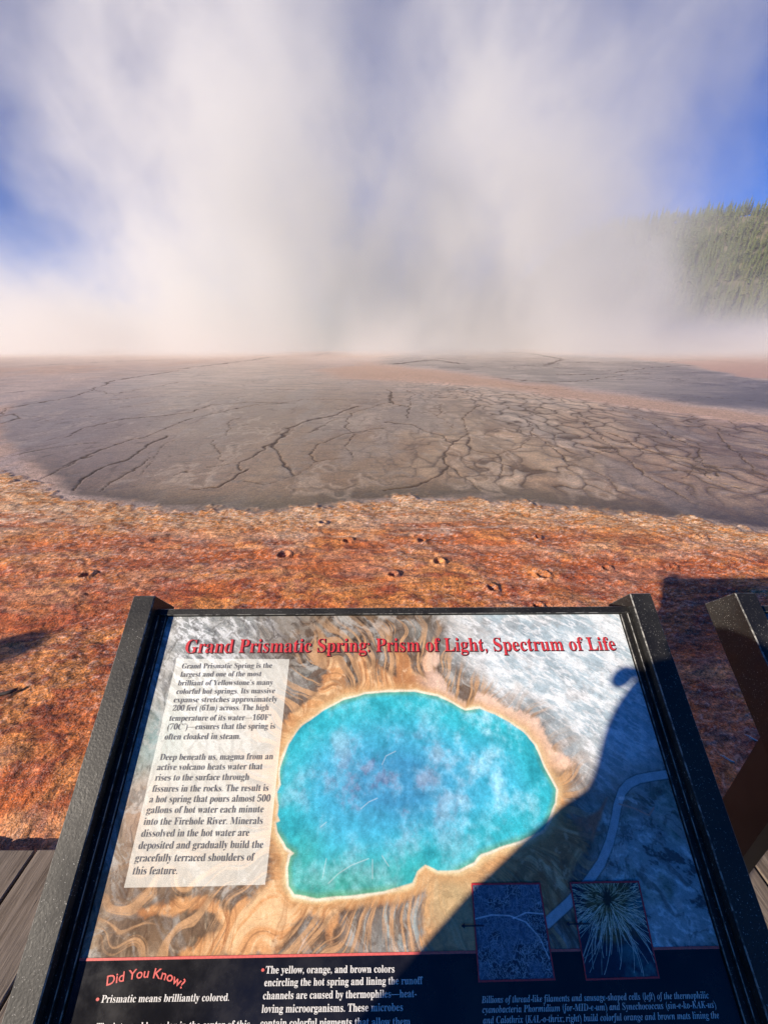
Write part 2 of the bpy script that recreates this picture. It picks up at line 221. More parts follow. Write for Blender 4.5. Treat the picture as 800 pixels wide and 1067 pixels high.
scene.cycles.max_bounces = 6; scene.cycles.diffuse_bounces = 3; scene.cycles.volume_bounces = 3
scene.cycles.volume_step_rate = 1.0; scene.cycles.volume_max_steps = 96
scene.cycles.use_adaptive_sampling = True; scene.cycles.use_denoising = True
scene.cycles.caustics_reflective = False

# ------------------------------------------------------------------ ground
GZ = -.12
def make_ground():
    rows, cols = 1500, 1080
    qq = np.linspace(math.log(.9), math.log(7000), 4000)
    wgt = 1+2.6*sst(1.6, 1.9, qq)*sst(3.9, 3.1, qq) + 3.4*sst(1.22, 1.3, qq)*sst(1.95, 1.6, qq)
    cum = np.cumsum(wgt); q = np.interp(np.linspace(cum[0], cum[-1], rows), cum, qq)
    Yr = np.exp(q) - 2.4
    s = np.linspace(-1, 1, cols); s = 1.35*s + .95*s**5
    S, Yg = np.meshgrid(s, Yr)
    A = Yg + 3.0
    X = A*S; Y = Yg
    P = X/A; Q = np.log(A)
    # organic wobble of every boundary
    wx = (fbm(P*9, Q*9, 1, 4)-.5); wy = (fbm(P*9, Q*9, 2, 4)-.5)
    P2 = P + wx*.05; Q2 = Q + wy*.045
    T = lambda pts: [(x/(y+3), math.log(y+3)) for x, y in pts]
    def mask(name, soft=.03):
        return sst(soft, -soft, sdpoly(P2, Q2, T(D[name])))
    strk = (fbm(P*14, Q*70, 61, 4)-.5)
    softv = .022 + .10*sst(10, 24, Y)
    pool = sst(1, -1, (sdpoly(P2+strk*.02, Q2+strk*.03, T(D['pool'])))/softv)
    sheet = sst(1, -1, sdpoly(P2, Q2+strk*.04, T(D['sheet']))/.03); isl = mask('island', .012)
    # --- base: pink-tan sinter plain
    n1 = fbm(X*.35, Y*.16, 5, 5); n2 = fbm(X*1.6, Y*.9, 6, 5); n3 = fbm(X*7, Y*6, 7, 4)
    c = np.ones(X.shape+(3,), np.float32)*np.array((.50, .39, .335), np.float32)
    c = mixc(c, (.50, .33, .24), sst(.45, .7, n1)*.8)
    c = mixc(c, (.34, .285, .28), sst(.5, .75, n2)*.6)
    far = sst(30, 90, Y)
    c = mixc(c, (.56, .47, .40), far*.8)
    # --- water-covered grey sheets
    pc = np.ones_like(c)*np.array((.33, .205, .110), np.float32)
    pc = mixc(pc, (.42, .285, .165), sst(.4, .7, n2)*.8)
    pc = mixc(pc, (.17, .11, .062), sst(.5, .72, n1)*.6)
    pc = mixc(pc, (.30, .25, .20), sst(.62, .8, n3)*.5)
    dsh = dseg(P2, Q2, T(D['shore']))
    pc = mixc(pc, (.085, .062, .030), sst(.11, .01, dsh)*.75)
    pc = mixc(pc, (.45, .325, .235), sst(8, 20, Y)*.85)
    left = sst(.0, -.75, P)
    pc = mixc(pc, (.34, .26, .215), left*.6*sst(.02, .2, dsh))
    pc = mixc(pc, (.36, .30, .25), sst(.50, .70, fbm(X*1.1, Y*.35, 62, 5, .6))*.45)
    pc = mixc(pc, (.09, .07, .05), sst(.56, .72, fbm(P*30, Q*120, 63, 4, .6))*.35)
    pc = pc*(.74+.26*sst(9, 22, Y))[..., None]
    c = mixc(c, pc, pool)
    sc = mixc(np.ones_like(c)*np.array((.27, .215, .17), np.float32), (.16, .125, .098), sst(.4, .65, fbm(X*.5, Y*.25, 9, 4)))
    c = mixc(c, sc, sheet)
    fs_ = rid(P*9, Q*46, 64, 5, .6)
    c = mixc(c, (.13, .105, .09), sst(.70, .82, fs_)*sst(9, 16, Y)*sst(120, 40, Y)*.6*np.clip(.35+sheet+pool, 0, 1))
    c = mixc(c, (.62, .50, .42), sst(.68, .84, rid(P*11+5, Q*40, 65, 5, .6))*sst(11, 20, Y)*.45)
    # pink-orange strip between sheets keeps its colour
    c = mixc(c, (.52, .33, .22), mask('strip', .03)*.8)
    c = mixc(c, (.52, .33, .26), isl); 
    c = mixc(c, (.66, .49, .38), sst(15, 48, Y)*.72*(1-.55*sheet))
    # --- cracks and runoff ridges
    cw = fbm(X*2.2, Y*1.4, 12, 3); cw2 = fbm(X*2.2, Y*1.4, 13, 3)
    Pc = P + (cw-.5)*.022 + (fbm(X*7, Y*5, 3, 3)-.5)*.012; Qc = Q + (cw2-.5)*.024 + (fbm(X*7, Y*5, 23, 3)-.5)*.010
    crack = np.zeros(X.shape, np.float32)
    wid = (.0007 + .0010*sst(9, 25, Y)) + .0016*fbm(X*3, Y*2, 14, 2)
    for pts, k in D['cracks']:
        tp = T(pts)
        x0 = min(a for a, b in tp)-.05; x1 = max(a for a, b in tp)+.05
        y0 = min(b for a, b in tp)-.05; y1 = max(b for a, b in tp)+.05
        sel = (Pc > x0) & (Pc < x1) & (Qc > y0) & (Qc < y1)
        if not sel.any(): continue
        d = dseg(Pc[sel], Qc[sel]*.8, [(a, b*.8) for a, b in tp])
        ww = wid[sel]*k*.66
        crack[sel] = np.maximum(crack[sel], sst(ww*1.8, ww*.5, d)*min(1, .55+.4*k))
    # fine cell cracks (jittered cells, distance to edge)
    def cells(sx, sy, seed, width):
        u = X*sx + (fbm(X*1.4, Y*1.0, seed, 3)-.5)*2.4; v = Y*sy + (fbm(X*1.4, Y*1.0, seed+1, 3)-.5)*2.4
        ui = np.floor(u); vi = np.floor(v)
        f1 = np.full(u.shape, 9., np.float32); f2 = f1.copy()
        for a in (-1, 0, 1):
            for b in (-1, 0, 1):
                ci = (ui+a).astype(np.int64); cj = (vi+b).astype(np.int64)
                jx = _T[(ci*7+seed*13) & 255, (cj*3) & 255]; jy = _T[(ci*5+91) & 255, (cj*11+seed*7) & 255]
                d = (u-ci-jx)**2+(v-cj-jy)**2
                f2 = np.minimum(np.maximum(f1, d), f2); f1 = np.minimum(f1, d)
        e = np.sqrt(f2)-np.sqrt(f1)
        return sst(width, width*.25, e), e
    k1, e1 = cells(2.3, 1.15, 4, .10)
    right = sst(-.12, .25, P)*sst(.03, .10, dsh)
    gate = sst(.36, .56, fbm(X*.7, Y*.5, 21, 3))
    fine = k1*pool*(right*.62*(.35+.65*gate) + .14*gate)
    k2, e2 = cells(.9, .30, 8, .08)
    fine = np.maximum(fine, k2*sheet*.5*gate)
    r5 = rid(X*.9+cw*1.2, Y*.42+cw2*1.2, 97, 3, .5); r6 = rid(X*2.6, Y*1.1, 98, 3, .55)
    fine = np.maximum(fine, pool*sst(.02, .08, dsh)*(sst(.88, .95, r5)*.28+sst(.86, .93, r6)*.30))
    c = mixc(c, (.46, .35, .25), pool*sst(.76, .84, r5)*sst(.90, .86, r5)*.45)
    c = c*(1+(sst(.05, .55, e1)*.75*pool*right*(.4+.6*gate))[..., None])
    zone = np.clip(pool+sheet+.85*sst(3.1, 3.3, Q), 0, 1)
    zone = np.where(Y > 4.2, np.clip(zone+.9, 0, 1), zone)
    crack = np.maximum(crack*zone, fine)
    c = mixc(c, (.075, .048, .034), np.clip(crack, 0, 1)*.9)
    # --- orange bacterial mat in front
    mat = sst(-.018, .018, (np.interp(P2+(fbm(X*9, Y*9, 77, 3)-.5)*.02, [a for a, b in T(D['shore'])], [b for a, b in T(D['shore'])])-Q2) + (fbm(X*5, Y*4, 30, 6, .7)-.5)*.10)
    th = (fbm(X*1.3, Y*1.3, 31, 4)-.5)*6
    m1 = fbm(X*3.0, Y*4.5, 32, 5); m2 = fbm(X*11+th, Y*17, 33, 5, .6); m3 = fbm(X*42, Y*70, 34, 4, .7)
    m4 = fbm(X*.9, Y*1.3, 35, 4); m5 = fbm(X*22+th*2, Y*60, 36, 3)
    o = np.ones_like(c)*np.array((.56, .140, .030), np.float32)
    o = mixc(o, (.68, .26, .065), sst(.42, .62, m1)*.8)
    o = mixc(o, (.26, .040, .016), sst(.50, .64, m2)*.75)
    o = mixc(o, (.34, .060, .020), sst(.50, .68, m4)*.5)
    nearshore = sst(2.4, 4.6, Y)
    o = mixc(o, (.54, .20, .07), nearshore*.45)
    o = mixc(o, (.27, .12, .06), nearshore*sst(.5, .65, m2)*.6)
    lite = sst(.52, .66, fbm(X*1.6+th*.2, Y*6.5, 37, 5, .6))*nearshore
    o = mixc(o, (.74, .60, .42), lite*.6)
    v1 = rid(X*1.2+m4*2, Y*5.0+m4*2, 38, 5, .62)
    o = mixc(o, (.84, .70, .52), sst(.66, .80, v1)*(.12+.75*sst(3.0, 4.6, Y)))
    # bright rim where mat meets the water sheet
    rim = sst(.12, .03, dsh)
    o = mixc(o, (.60, .24, .05), rim*.75)
    o = mixc(o, (.78, .62, .42), rim*sst(.5, .6, m5)*.55)
    sp = sst(.57, .68, m3)
    o = mixc(o, (.80, .64, .54), sp*(.35+.35*nearshore)*sst(.35, .6, fbm(X*2+3, Y*2, 55, 4)))
    o = mixc(o, (.060, .018, .010), sst(.40, .30, m3)*.65)
    # left tongue of pink-tan mud
    lt = sst(-.66, -.98, P)*sst(3.4, 5.2, Y)
    o = mixc(o, (.42, .26, .19), lt*.8)
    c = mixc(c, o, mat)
    # hoof prints pressed into the mat
    Z = np.full(X.shape, GZ, np.float32) + (.085*sst(2.2, .8, Y)).astype(np.float32)
    for hx, hy, r in D['hoof']:
        sel = (abs(X-hx) < r*3) & (abs(Y-hy) < r*3)
        if not sel.any(): continue
        d = np.sqrt(((X[sel]-hx))**2+((Y[sel]-hy)*.9)**2)/r + (m2[sel]-.5)*1.0
        Z[sel] -= (.010*sst(1.0, .5, d) - .018*sst(.5, .0, abs(d-1.15)))
        cc = c[sel]; cc = mixc(cc, (.16, .06, .03), sst(.32, .08, abs(d-.85))*.7); cc = mixc(cc, (.55, .4, .28), sst(.25, .05, abs(d-1.25))*.5); c[sel] = c[sel]*.7+cc*.3
    # relief
    Z += mat*((m2-.5)*.022 + (m3-.5)*.008 + (m1-.5)*.05)*sst(40, 6, Y)*sst(.6, .95, Y+.05)
    Z += (1-mat)*(-.02) - crack*.012*(1-mat)
    Z -= sst(.74, .3, Y)*.14
    Z += (1-sst(0, 1, far))*0
    wet = (1-mat)*(.35+.65*np.clip(pool+sheet, 0, 1))*(1-np.clip(crack, 0, 1)*.8)
    return X, Y, Z, c, wet

def ground_material():
    m, nt, out = new_mat('mineral_ground'); n = N(nt)
    at = n.node('ShaderNodeVertexColor'); at.layer_name = 'Col'
    p = n.objco()
    a = n.noise(p, 95, 3, .65); b = n.noise(p, 28, 4, .6); g = n.noise(n.mapping(p, (1, 1.7, 1)), 210, 2, .6)
    f = n.ramp(a, .3, .7, .45, 1.55); f2 = n.ramp(b, .3, .7, .72, 1.28)
    f = n.m('MULTIPLY', f, n.ramp(n.noise(p, 11, 5, .75), .3, .7, .72, 1.28))
    k = n.m('MULTIPLY', f, f2)
    wetdry = n.m('SUBTRACT', 1, at.outputs['Alpha'])
    k = n.m('ADD', n.m('MULTIPLY', n.m('SUBTRACT', k, 1), n.m('MULTIPLY_ADD', wetdry, .25, .75)), 1)
    cb = n.node('ShaderNodeCombineColor')
    for i in range(3): n.link(k, cb.inputs[i])
    col = n.mix(1.0, at.outputs['Color'], cb.outputs[0], 'MULTIPLY')
    spk = n.m('MULTIPLY', n.ramp(g, .60, .68), n.m('MULTIPLY_ADD', wetdry, .55, .12))
    col = n.mix(spk, col, (.80, .68, .58))
    rough = n.ramp(at.outputs['Alpha'], 0, 1, .75, .34)
    h = n.m('ADD', n.m('MULTIPLY', a, .6), b)
    bp = n.node('ShaderNodeBump'); bp.inputs['Distance'].default_value = .012
    n.link(h, bp.inputs['Height']); n.link(n.m('MULTIPLY_ADD', wetdry, .55, .15), bp.inputs['Strength'])
    n.bsdf(out, Base_Color=col, Roughness=rough, Normal=bp.outputs[0], Specular_IOR_Level=.34)
    return m
gX, gY, gZ, gC, gW = make_ground()
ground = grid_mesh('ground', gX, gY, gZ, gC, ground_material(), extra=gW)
tag(ground, kind='structure')

# turquoise water of the spring itself, far out under the steam
def spring():
    m, nt, out = new_mat('hot_spring_water'); n = N(nt)
    p = n.objco()
    n.bsdf(out, Base_Color=n.mix(n.noise(p, .05, 3), (.02, .30, .38), (.05, .42, .40)), Roughness=.12,
           Normal=n.bump(n.noise(p, 1.2, 3), .15, .05))
    cx, cy = -8, 112
    vs = [(cx, cy, 0)]; K = 96
    for i in range(K):
        a = 2*math.pi*i/K; r = 1+.10*math.sin(3*a+.5)+.05*math.sin(7*a)
        vs.append((cx+58*r*math.cos(a), cy+42*r*math.sin(a), 0))
    o = mesh_obj('spring_water', [(x, y, GZ+.006) for x, y, z in vs], [(0, 1+i, 1+(i+1) % K) for i in range(K)], m)
    return tag(o, kind='structure')
spring()

# ------------------------------------------------------------------ boardwalk
def wood_mat():
    m, nt, out = new_mat('weathered_plank'); n = N(nt)
    p = n.objco()
    g = n.noise(n.mapping(p, (60, 3.5, 60)), 1.0, 5, .65, .4); s = n.noise(p, 3, 3)
    k = n.noise(n.mapping(p, (180, 22, 60)), 1.0, 2, .5)
    c = n.mix(n.ramp(g, .3, .7), (.115, .082, .055), (.285, .225, .17))
    c = n.mix(n.ramp(s, .35, .7, 0, .5), c, (.20, .165, .13))
    c = n.mix(n.ramp(k, .66, .74, 0, .8), c, (.04, .03, .022))
    n.bsdf(out, Base_Color=c, Roughness=.85, Normal=n.bump(n.m('ADD', g, n.m('MULTIPLY', k, -.5)), .6, .004))
    return m
WOOD = wood_mat()
bm = bmesh.new()
x = -7.0 - .001
pw, gap = .186, .010
x = -1.2525 - 38*(pw+gap)
while x < 7:
    dz = rnd.uniform(-.0015, .0015)
    bevel_box(bm, (x+gap/2, -2.3, -.04+dz), (x+gap/2+pw, .757+rnd.uniform(-.002, .002), dz), .003, 0)
    x += pw+gap
bw = empty('boardwalk', (0, -.7, 0))
tag(bw, 'weathered grey wooden boardwalk the signs stand on', 'boardwalk')
o = bm_obj('planks', bm, WOOD, bw); o.location = (0, .7, 0)
bm = bmesh.new()
for yy in (-2.1, -.8, .45):
    bevel_box(bm, (-6.9, yy-.05, -.14), (6.9, yy+.05, -.043), .004, 0)
o = bm_obj('beam', bm, WOOD, bw); o.location = (0, .7, 0)

# ------------------------------------------------------------------ sign
F = D['frame']      # TL, e1, e2, n of the panel
TL = Vector(F[0]) + Vector((0, 0, CZ)); E1 = Vector(F[1]).normalized(); NN = -Vector(F[3]); NN = (NN-E1*NN.dot(E1)).normalized()
E2 = E1.cross(NN); E2 = E2 if E2.z < 0 else -E2
if E1.cross(-E2).dot(NN) < 0: NN = -NN
MS = Matrix((( E1.x, -E2.x, NN.x, TL.x), (E1.y, -E2.y, NN.y, TL.y), (E1.z, -E2.z, NN.z, TL.z), (0, 0, 0, 1)))
# local frame of a sign: x right, y up the slope, z out of the panel; panel top-left corner at 0
W, H, HR = .87, .65, .456

def metal_paint():
    m, nt, out = new_mat('black_frame_paint'); n = N(nt)
    p = n.objco()
    sp = n.noise(p, 520, 2, .5); du = n.noise(p, 9, 4, .6); fine = n.noise(p, 260, 2)
    dots = n.m('MULTIPLY', n.ramp(sp, .665, .72), n.ramp(du, .35, .65, .25, 1))
    c = n.mix(n.ramp(du, .35, .75), (.010, .0095, .009), (.022, .021, .019))
    c = n.mix(dots, c, (.42, .40, .37))
    n.bsdf(out, Base_Color=c, Roughness=n.ramp(du, .3, .7, .42, .65), Normal=n.bump(fine, .35, .001), Specular_IOR_Level=.38)
    return m
def worn_hilite_metal():
    m, nt, out = new_mat('worn_highlight_edge'); n = N(nt)  # worn edge tone, kept pale to paint in the sunlit bevel highlight too
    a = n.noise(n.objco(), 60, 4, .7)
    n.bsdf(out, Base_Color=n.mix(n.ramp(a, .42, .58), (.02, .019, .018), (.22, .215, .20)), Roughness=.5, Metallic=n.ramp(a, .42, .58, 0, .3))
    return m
PAINT, WORN_HILITE = metal_paint(), worn_hilite_metal()
m, nt, out = new_mat('brown_leg_paint'); n = N(nt)
n.bsdf(out, Base_Color=n.mix(n.ramp(n.noise(n.objco(), 14, 4), .35, .7), (.014, .009, .007), (.028, .019, .014)), Roughness=.55)
BROWN = m

def laminate(name='printed_laminate', rough=.27):
    m, nt, out = new_mat(name); n = N(nt)
    at = n.node('ShaderNodeVertexColor'); at.layer_name = 'Col'
    p = n.objco()
    g = n.noise(p, 900, 2, .6)
    k = n.ramp(g, .3, .7, .84, 1.16)
    cb = n.node('ShaderNodeCombineColor')
    for i in range(3): n.link(k, cb.inputs[i])
    col = n.mix(1.0, at.outputs['Color'], cb.outputs[0], 'MULTIPLY')
    du = n.noise(p, 7, 5, .65)
    n.bsdf(out, Base_Color=col, Roughness=n.ramp(du, .35, .7, rough-.08, rough+.12), Specular_IOR_Level=.4)
    return m
LAM = laminate()

def flatmat(name, c, rough=.4, **k):
    m, nt, out = new_mat(name); n = N(nt)
    a = n.noise(n.objco(), 300, 2)
    d = tuple(x*.82 for x in c)
    n.bsdf(out, Base_Color=n.mix(n.ramp(a, .35, .65), d, c), Roughness=rough, **k); return m
RED = flatmat('red_ink', (.66, .045, .055)); DRED = flatmat('dark_red_ink', (.055, .008, .012))
SALMON = flatmat('salmon_ink', (.75, .14, .12)); WHITE = flatmat('white_ink', (.80, .78, .74))
INK = flatmat('grey_ink', (.17, .165, .16)); NAVY = flatmat('navy_ink', (.008, .01, .03))
def blackp():
    m, nt, out = new_mat('black_panel_print'); n = N(nt)
    p = n.objco()
    a = n.noise(p, 12, 5, .7)
    n.bsdf(out, Base_Color=n.mix(n.ramp(a, .4, .7), (.0075, .0075, .010), (.016, .015, .018)), Roughness=n.ramp(a, .3, .7, .16, .34), Specular_IOR_Level=.45)
    return m
BLACK = blackp()

def strokes(U, V, rs, n, length, width, box, ang=None, curl=2.5):
    """rasterise n curved filaments into a field over the uv grid"""
    f = np.zeros(U.shape, np.float32)
    u0, u1, v0, v1 = box
    du = (U[0, -1]-U[0, 0])/(U.shape[1]-1); dv = (V[-1, 0]-V[0, 0])/(U.shape[0]-1)
    for k in range(n):
        x, y = rs.uniform(u0, u1), rs.uniform(v0, v1)
        a = rs.uniform(0, 6.283) if ang is None else ang(x, y, rs)
        c = rs.uniform(-curl, curl)/length; ln = length*rs.uniform(.5, 1.4); st = max(4, int(ln/(abs(du)*.7)))
        b = rs.uniform(.4, 1)
        for s in range(st):
            x += math.cos(a)*ln/st; y += math.sin(a)*ln/st; a += c*ln/st
            i = (y-V[0, 0])/dv; j = (x-U[0, 0])/du
            i0, j0 = int(i), int(j)
            if 0 <= i0 < U.shape[0]-1 and 0 <= j0 < U.shape[1]-1:
                fi, fj = i-i0, j-j0
                for p_, q_, w_ in ((0, 0, (1-fi)*(1-fj)), (1, 0, fi*(1-fj)), (0, 1, (1-fi)*fj), (1, 1, fi*fj)):
                    f[i0+p_, j0+q_] = max(f[i0+p_, j0+q_], b*min(1, w_*1.5))
    return f

def art():
    """aerial picture of a blue hot spring, as printed on the panel (u right, v down, metres)"""
    nu, nv = 1200, 680
    u = np.linspace(0, W, nu); v = np.linspace(0, HR, nv)
    U, V = np.meshgrid(u, v)
    wu = (fbm(U*28, V*28, 1, 4)-.5); wv = (fbm(U*28, V*28, 2, 4)-.5)
    Uw = U+wu*.010; Vw = V+wv*.010
    # distances
    dp = sdpoly(U+wu*.004, V+wv*.004, D['a_pool'])
    do = sdpoly(Uw, Vw, D['a_orange'])
    # radial coordinates round the pool
    cu, cv = D['a_center']
    dx, dy = U-cu, V-cv; rr = np.sqrt(dx*dx+dy*dy)+1e-6; th = np.arctan2(dy, dx)
    thw = th + (fbm(U*9, V*9, 3, 3)-.5)*1.3
    st1 = fbm(np.cos(thw)*16+rr*3, np.sin(thw)*16+rr*3, 4, 5, .6)     # radial streaks
    thx = th + (fbm(U*9, V*9, 3, 3)-.5)*.45
    st2 = fbm(np.cos(thx)*40, np.sin(thx)*40+rr*12, 5, 5, .65)
    n1 = fbm(U*9, V*9, 6, 5); n2 = fbm(U*32, V*32, 7, 5, .6); n3 = fbm(U*110, V*110, 8, 4, .65)
    wr = fbm(U*60+n1*14, V*26+n1*10, 9, 4, .6)                       # wrinkles
    sw = np.abs(np.sin((fbm(U*7+n1*.8, V*7, 10, 4)*9+wr*.9)*3.14))
    # --- land
    r1 = rid(U*16+n1*3, V*22-U*8+n1*3, 90, 6, .65); r2 = rid(U*60+n1*6, V*34+n1*4, 91, 5, .65); r3 = rid(U*26+V*20, V*90-U*60, 92, 5, .65)
    c = np.ones(U.shape+(3,), np.float32)*np.array((.26, .215, .165), np.float32)
    c = mixc(c, (.42, .41, .38), sst(.45, .68, wr)*.8)
    c = mixc(c, (.10, .080, .058), sst(.50, .68, st1)*.65)
    c = mixc(c, (.62, .63, .60), sst(.58, .72, n2)*.4)
    c = mixc(c, (.07, .05, .04), sst(.56, .70, n3)*.45)
    g = lambda px, py, sx, sy: np.exp(-((U-px)/sx)**2-((V-py)/sy)**2)
    G = D['a_spots']
    # top-left: blue-grey shimmer with white flecks
    a, b = G['topleft']; k = np.clip(g(a, b, .11, .16)*1.3, 0, 1)
    c = mixc(c, (.30, .34, .35), k*.75)
    c = mixc(c, (.80, .83, .84), k*sst(.62, .76, r3)*.85)
    c = mixc(c, (.09, .11, .14), k*sst(.50, .38, r3)*.7)
    a, b = G['leftmid']; k = g(a, b, .05, .06); c = mixc(c, (.20, .42, .42), k*.5)
    a, b = G['leftmid2']; k = g(a, b, .04, .05); c = mixc(c, (.50, .27, .15), k*.55*sst(.4, .6, n1))
    # top middle: dark brown swirls
    a, b = G['topmid']; k = np.clip(g(a, b, .17, .085)*1.5, 0, 1)
    c = mixc(c, (.125, .088, .058), k*.85)
    c = mixc(c, (.30, .27, .225), k*sst(.55, .9, sw)*.7)
    c = mixc(c, (.035, .024, .018), k*sst(.30, .08, sw)*.8)
    c = mixc(c, (.36, .24, .14), k*sst(.6, .75, st2)*.6)
    for q in ('eye1', 'eye2'):
        a, b = G[q]; k = g(a, b, .026, .02); c = mixc(c, (.26, .29, .27), np.clip(k*1.4, 0, 1)*.8)
    # bottom left: brown scale wrinkles
    a, b = G['botleft']; k = np.clip(g(a, b, .19, .075)*1.4, 0, 1)
    c = mixc(c, (.29, .20, .125), k*.92)
    c = mixc(c, (.10, .065, .040), k*sst(.52, .68, fbm(U*95, V*38+U*30, 12, 4, .6))*.8)
    c = mixc(c, (.50, .40, .28), k*sst(.52, .66, fbm(U*120+9, V*50-U*30, 13, 4, .6))*.5)
    # bottom middle: dark streaked fans and a pale patch
    a, b = G['botmid']; k = np.clip(g(a, b, .10, .05)*1.5, 0, 1)
    c = mixc(c, (.060, .040, .028), k*.75*sst(.35, .6, st2))
    a, b = G['pale']; k = np.clip(g(a, b, .035, .034)*1.3, 0, 1); c = mixc(c, (.36, .44, .44), k*.85*sst(.25, .5, n2))
    # --- right of the pool: rocks and forest (brown to slate)
    rt = sst(G['rightx'][0]-.03, G['rightx'][0]+.05, Uw)*sst(G['righty'][1]-.05, G['righty'][1]+.05, Vw)
    f1 = rid(U*24+V*24, V*48-U*28, 94, 5, .65)*.8-.02
    rc = np.ones_like(c)*np.array((.34, .40, .40), np.float32)
    rc = mixc(rc, (.70, .78, .76), sst(.52, .68, f1)*.8)
    rc = mixc(rc, (.055, .055, .06), sst(.47, .33, f1)*.85)
    rc = mixc(rc, (.30, .13, .08), sst(.5, .7, n1)*sst(G['forest'][1]+.02, G['forest'][1]-.06, V)*.9)
    rc = mixc(rc, (.16, .20, .13), sst(.52, .7, fbm(U*14, V*14, 15, 4))*.6)
    c = mixc(c, rc, rt)
    c = mixc(c, (.50, .50, .47), sst(.66, .80, r1)*.55)
    c = mixc(c, (.055, .045, .038), sst(.70, .82, r2)*.5)
    # --- steam-veiled pale corner
    pl = sst(.035, -.045, sdpoly(U+wu*.05, V+wv*.05, D['a_pale']))
    ps = fbm(U*14+V*8, V*38-U*22, 16, 5, .6)
    pcx = np.ones_like(c)*np.array((.42, .53, .58), np.float32)
    pcx = mixc(pcx, (.80, .84, .84), sst(.44, .66, ps*.6+fbm(U*40+V*25, V*110-U*60, 71, 5, .7)*.4)*.85)
    pcx = mixc(pcx, (.30, .38, .42), sst(.48, .34, ps)*.5)
    pcx = mixc(pcx, (.42, .36, .30), sst(.52, .7, n1)*.45)
    pcx = mixc(pcx, (.30, .28, .27), sst(.58, .72, n2)*.4)
    pcx = mixc(pcx, (.88, .90, .90), sst(.66, .80, r3)*.6)
    pcx = mixc(pcx, (.17, .20, .22), sst(.70, .84, rid(U*30+V*14, V*70-U*30, 93, 5, .6))*.25)
    c = mixc(c, pcx, pl*.93)
    fan = sst(.085, .0, do)*(1-pl)*(1-rt)
    c = mixc(c, (.13, .075, .045), fan*sst(.40, .58, st1)*.7)
    c = mixc(c, (.62, .36, .18), fan*sst(.49, .60, st2)*.8)
    # --- orange aprons
    om = sst(.004, -.005, do + (st2-.5)*.020 + (n3-.5)*.010 + (n2-.5)*.014)
    oc = np.ones_like(c)*np.array((.66, .345, .15), np.float32)
    oc = mixc(oc, (.78, .54, .30), sst(.45, .66, st2)*.8)
    oc = mixc(oc, (.24, .11, .05), sst(.72, .84, rid(np.cos(thx)*22, np.sin(thx)*22+rr*10, 95, 5, .6))*.6)
    oc = mixc(oc, (.36, .15, .06), sst(.50, .68, st1)*.75)
    oc = mixc(oc, (.16, .08, .045), sst(.60, .74, n2)*.55)
    oc = mixc(oc, (.80, .62, .40), sst(.60, .75, n3)*.35)
    a, b = G['tan']; k = g(a, b, .05, .05); oc = mixc(oc, (.55, .42, .22), k*.8); oc = mixc(oc, (.25, .17, .08), k*sst(.5, .66, n3)*.6)
    oc = mixc(oc, (.74, .56, .46), sst(-.01, .05, U-cu)*sst(cv+.02, cv-.06, V)*.75)
    c = mixc(c, (.05, .03, .02), sst(.010, .0, abs(do))*.35*(1-pl))
    c = mixc(c, oc, om)
    # rust triangle by the road
    k = sst(.003, -.003, sdpoly(Uw, Vw, D['a_rust'])); c = mixc(c, (.46, .20, .12), k*(.5+.5*sst(.4, .6, n2)))
    # --- rim rings
    rn = (fbm(U*40, V*40, 17, 3)-.5)*.006
    rw = 1+.9*sst(-.6, .6, np.sin(th*2+1.1))
    c = mixc(c, (.58, .33, .14), sst(.018*rw, .006, dp+rn)*.6*sst(-.004, .0, dp)*(1-pl*.7))
    c = mixc(c, (.70, .55, .30), sst(.0070*rw, .0022, dp+rn*.8)*(.45+.5*sst(.4, .6, n2))*(1-pl*.6))
    c = mixc(c, (.80, .75, .60), sst(.0044, .0010, dp+rn*.4)*(.35+.55*sst(.38, .56, n1)))
    # --- pool
    ps = dp
    n5 = fbm(U*13, V*13, 18, 5, .6); n6 = fbm(U*36, V*36, 19, 5, .65)
    wc = np.ones_like(c)*np.array((.07, .49, .68), np.float32)
    wc = mixc(wc, (.035, .45, .52), sst(-.075, -.015, dp)*.8)
    a, b = G['green']; wc = mixc(wc, (.045, .31, .20), np.clip(g(a, b, .14, .055), 0, 1)*.75*sst(-.08, -.01, dp))
    a, b = G['deep']; k = np.clip(g(a, b, .115, .060)*1.25, 0, 1)
    wc = mixc(wc, (.045, .19, .40), k*.75)
    wc = mixc(wc, (.085, .075, .25), k*sst(.52, .66, n6*.6+n5*.4)*.75)
    wc = mixc(wc, (.45, .75, .86), sst(.45, .76, n5*.50+n6*.40+n3*.10)*(.40+.5*sst(cu-.02, cu+.14, U)*sst(cv+.10, cv-.05, V)))
    wc = mixc(wc, (.01, .20, .27), sst(.50, .32, n5)*.45)
    wc = mixc(wc, (.16, .34, .13), sst(-.010, -.001, dp)*.55*sst(.45, .6, n1+.12*(V > cv)))
    wc = wc*(1+(n3-.5)[..., None]*.35)
    c = mixc(c, wc, sst(.0008, -.0016, dp))
    # road
    dr = dseg(U, V, D['a_road'])
    c = mixc(c, (.05, .06, .07), sst(.0078, .0062, dr)*.6)
    c = mixc(c, (.44, .50, .53), sst(.0062, .0050, dr))
    c = mixc(c, (.50, .30, .24), sst(.0018, .0006, dseg(U, V, D['a_trail'])))
    c = mixc(c, (.85, .80, .75), sst(.0035, .001, dseg(Uw, Vw, D['a_white']))*sst(.4, .6, n2))
    n9 = fbm(U*420, V*420, 81, 3, .7)
    c = c*(1+((n3-.5)*.45+(n9-.5)*.35)[..., None])
    c = np.clip(c, .008, 1)
    # translucent text box: paler print
    bx = inpoly(U, V, D['a_box'])
    tb = np.clip(c*.62+np.array((.46, .465, .42), np.float32), 0, .88)
    c = np.where(bx[..., None], tb, c)
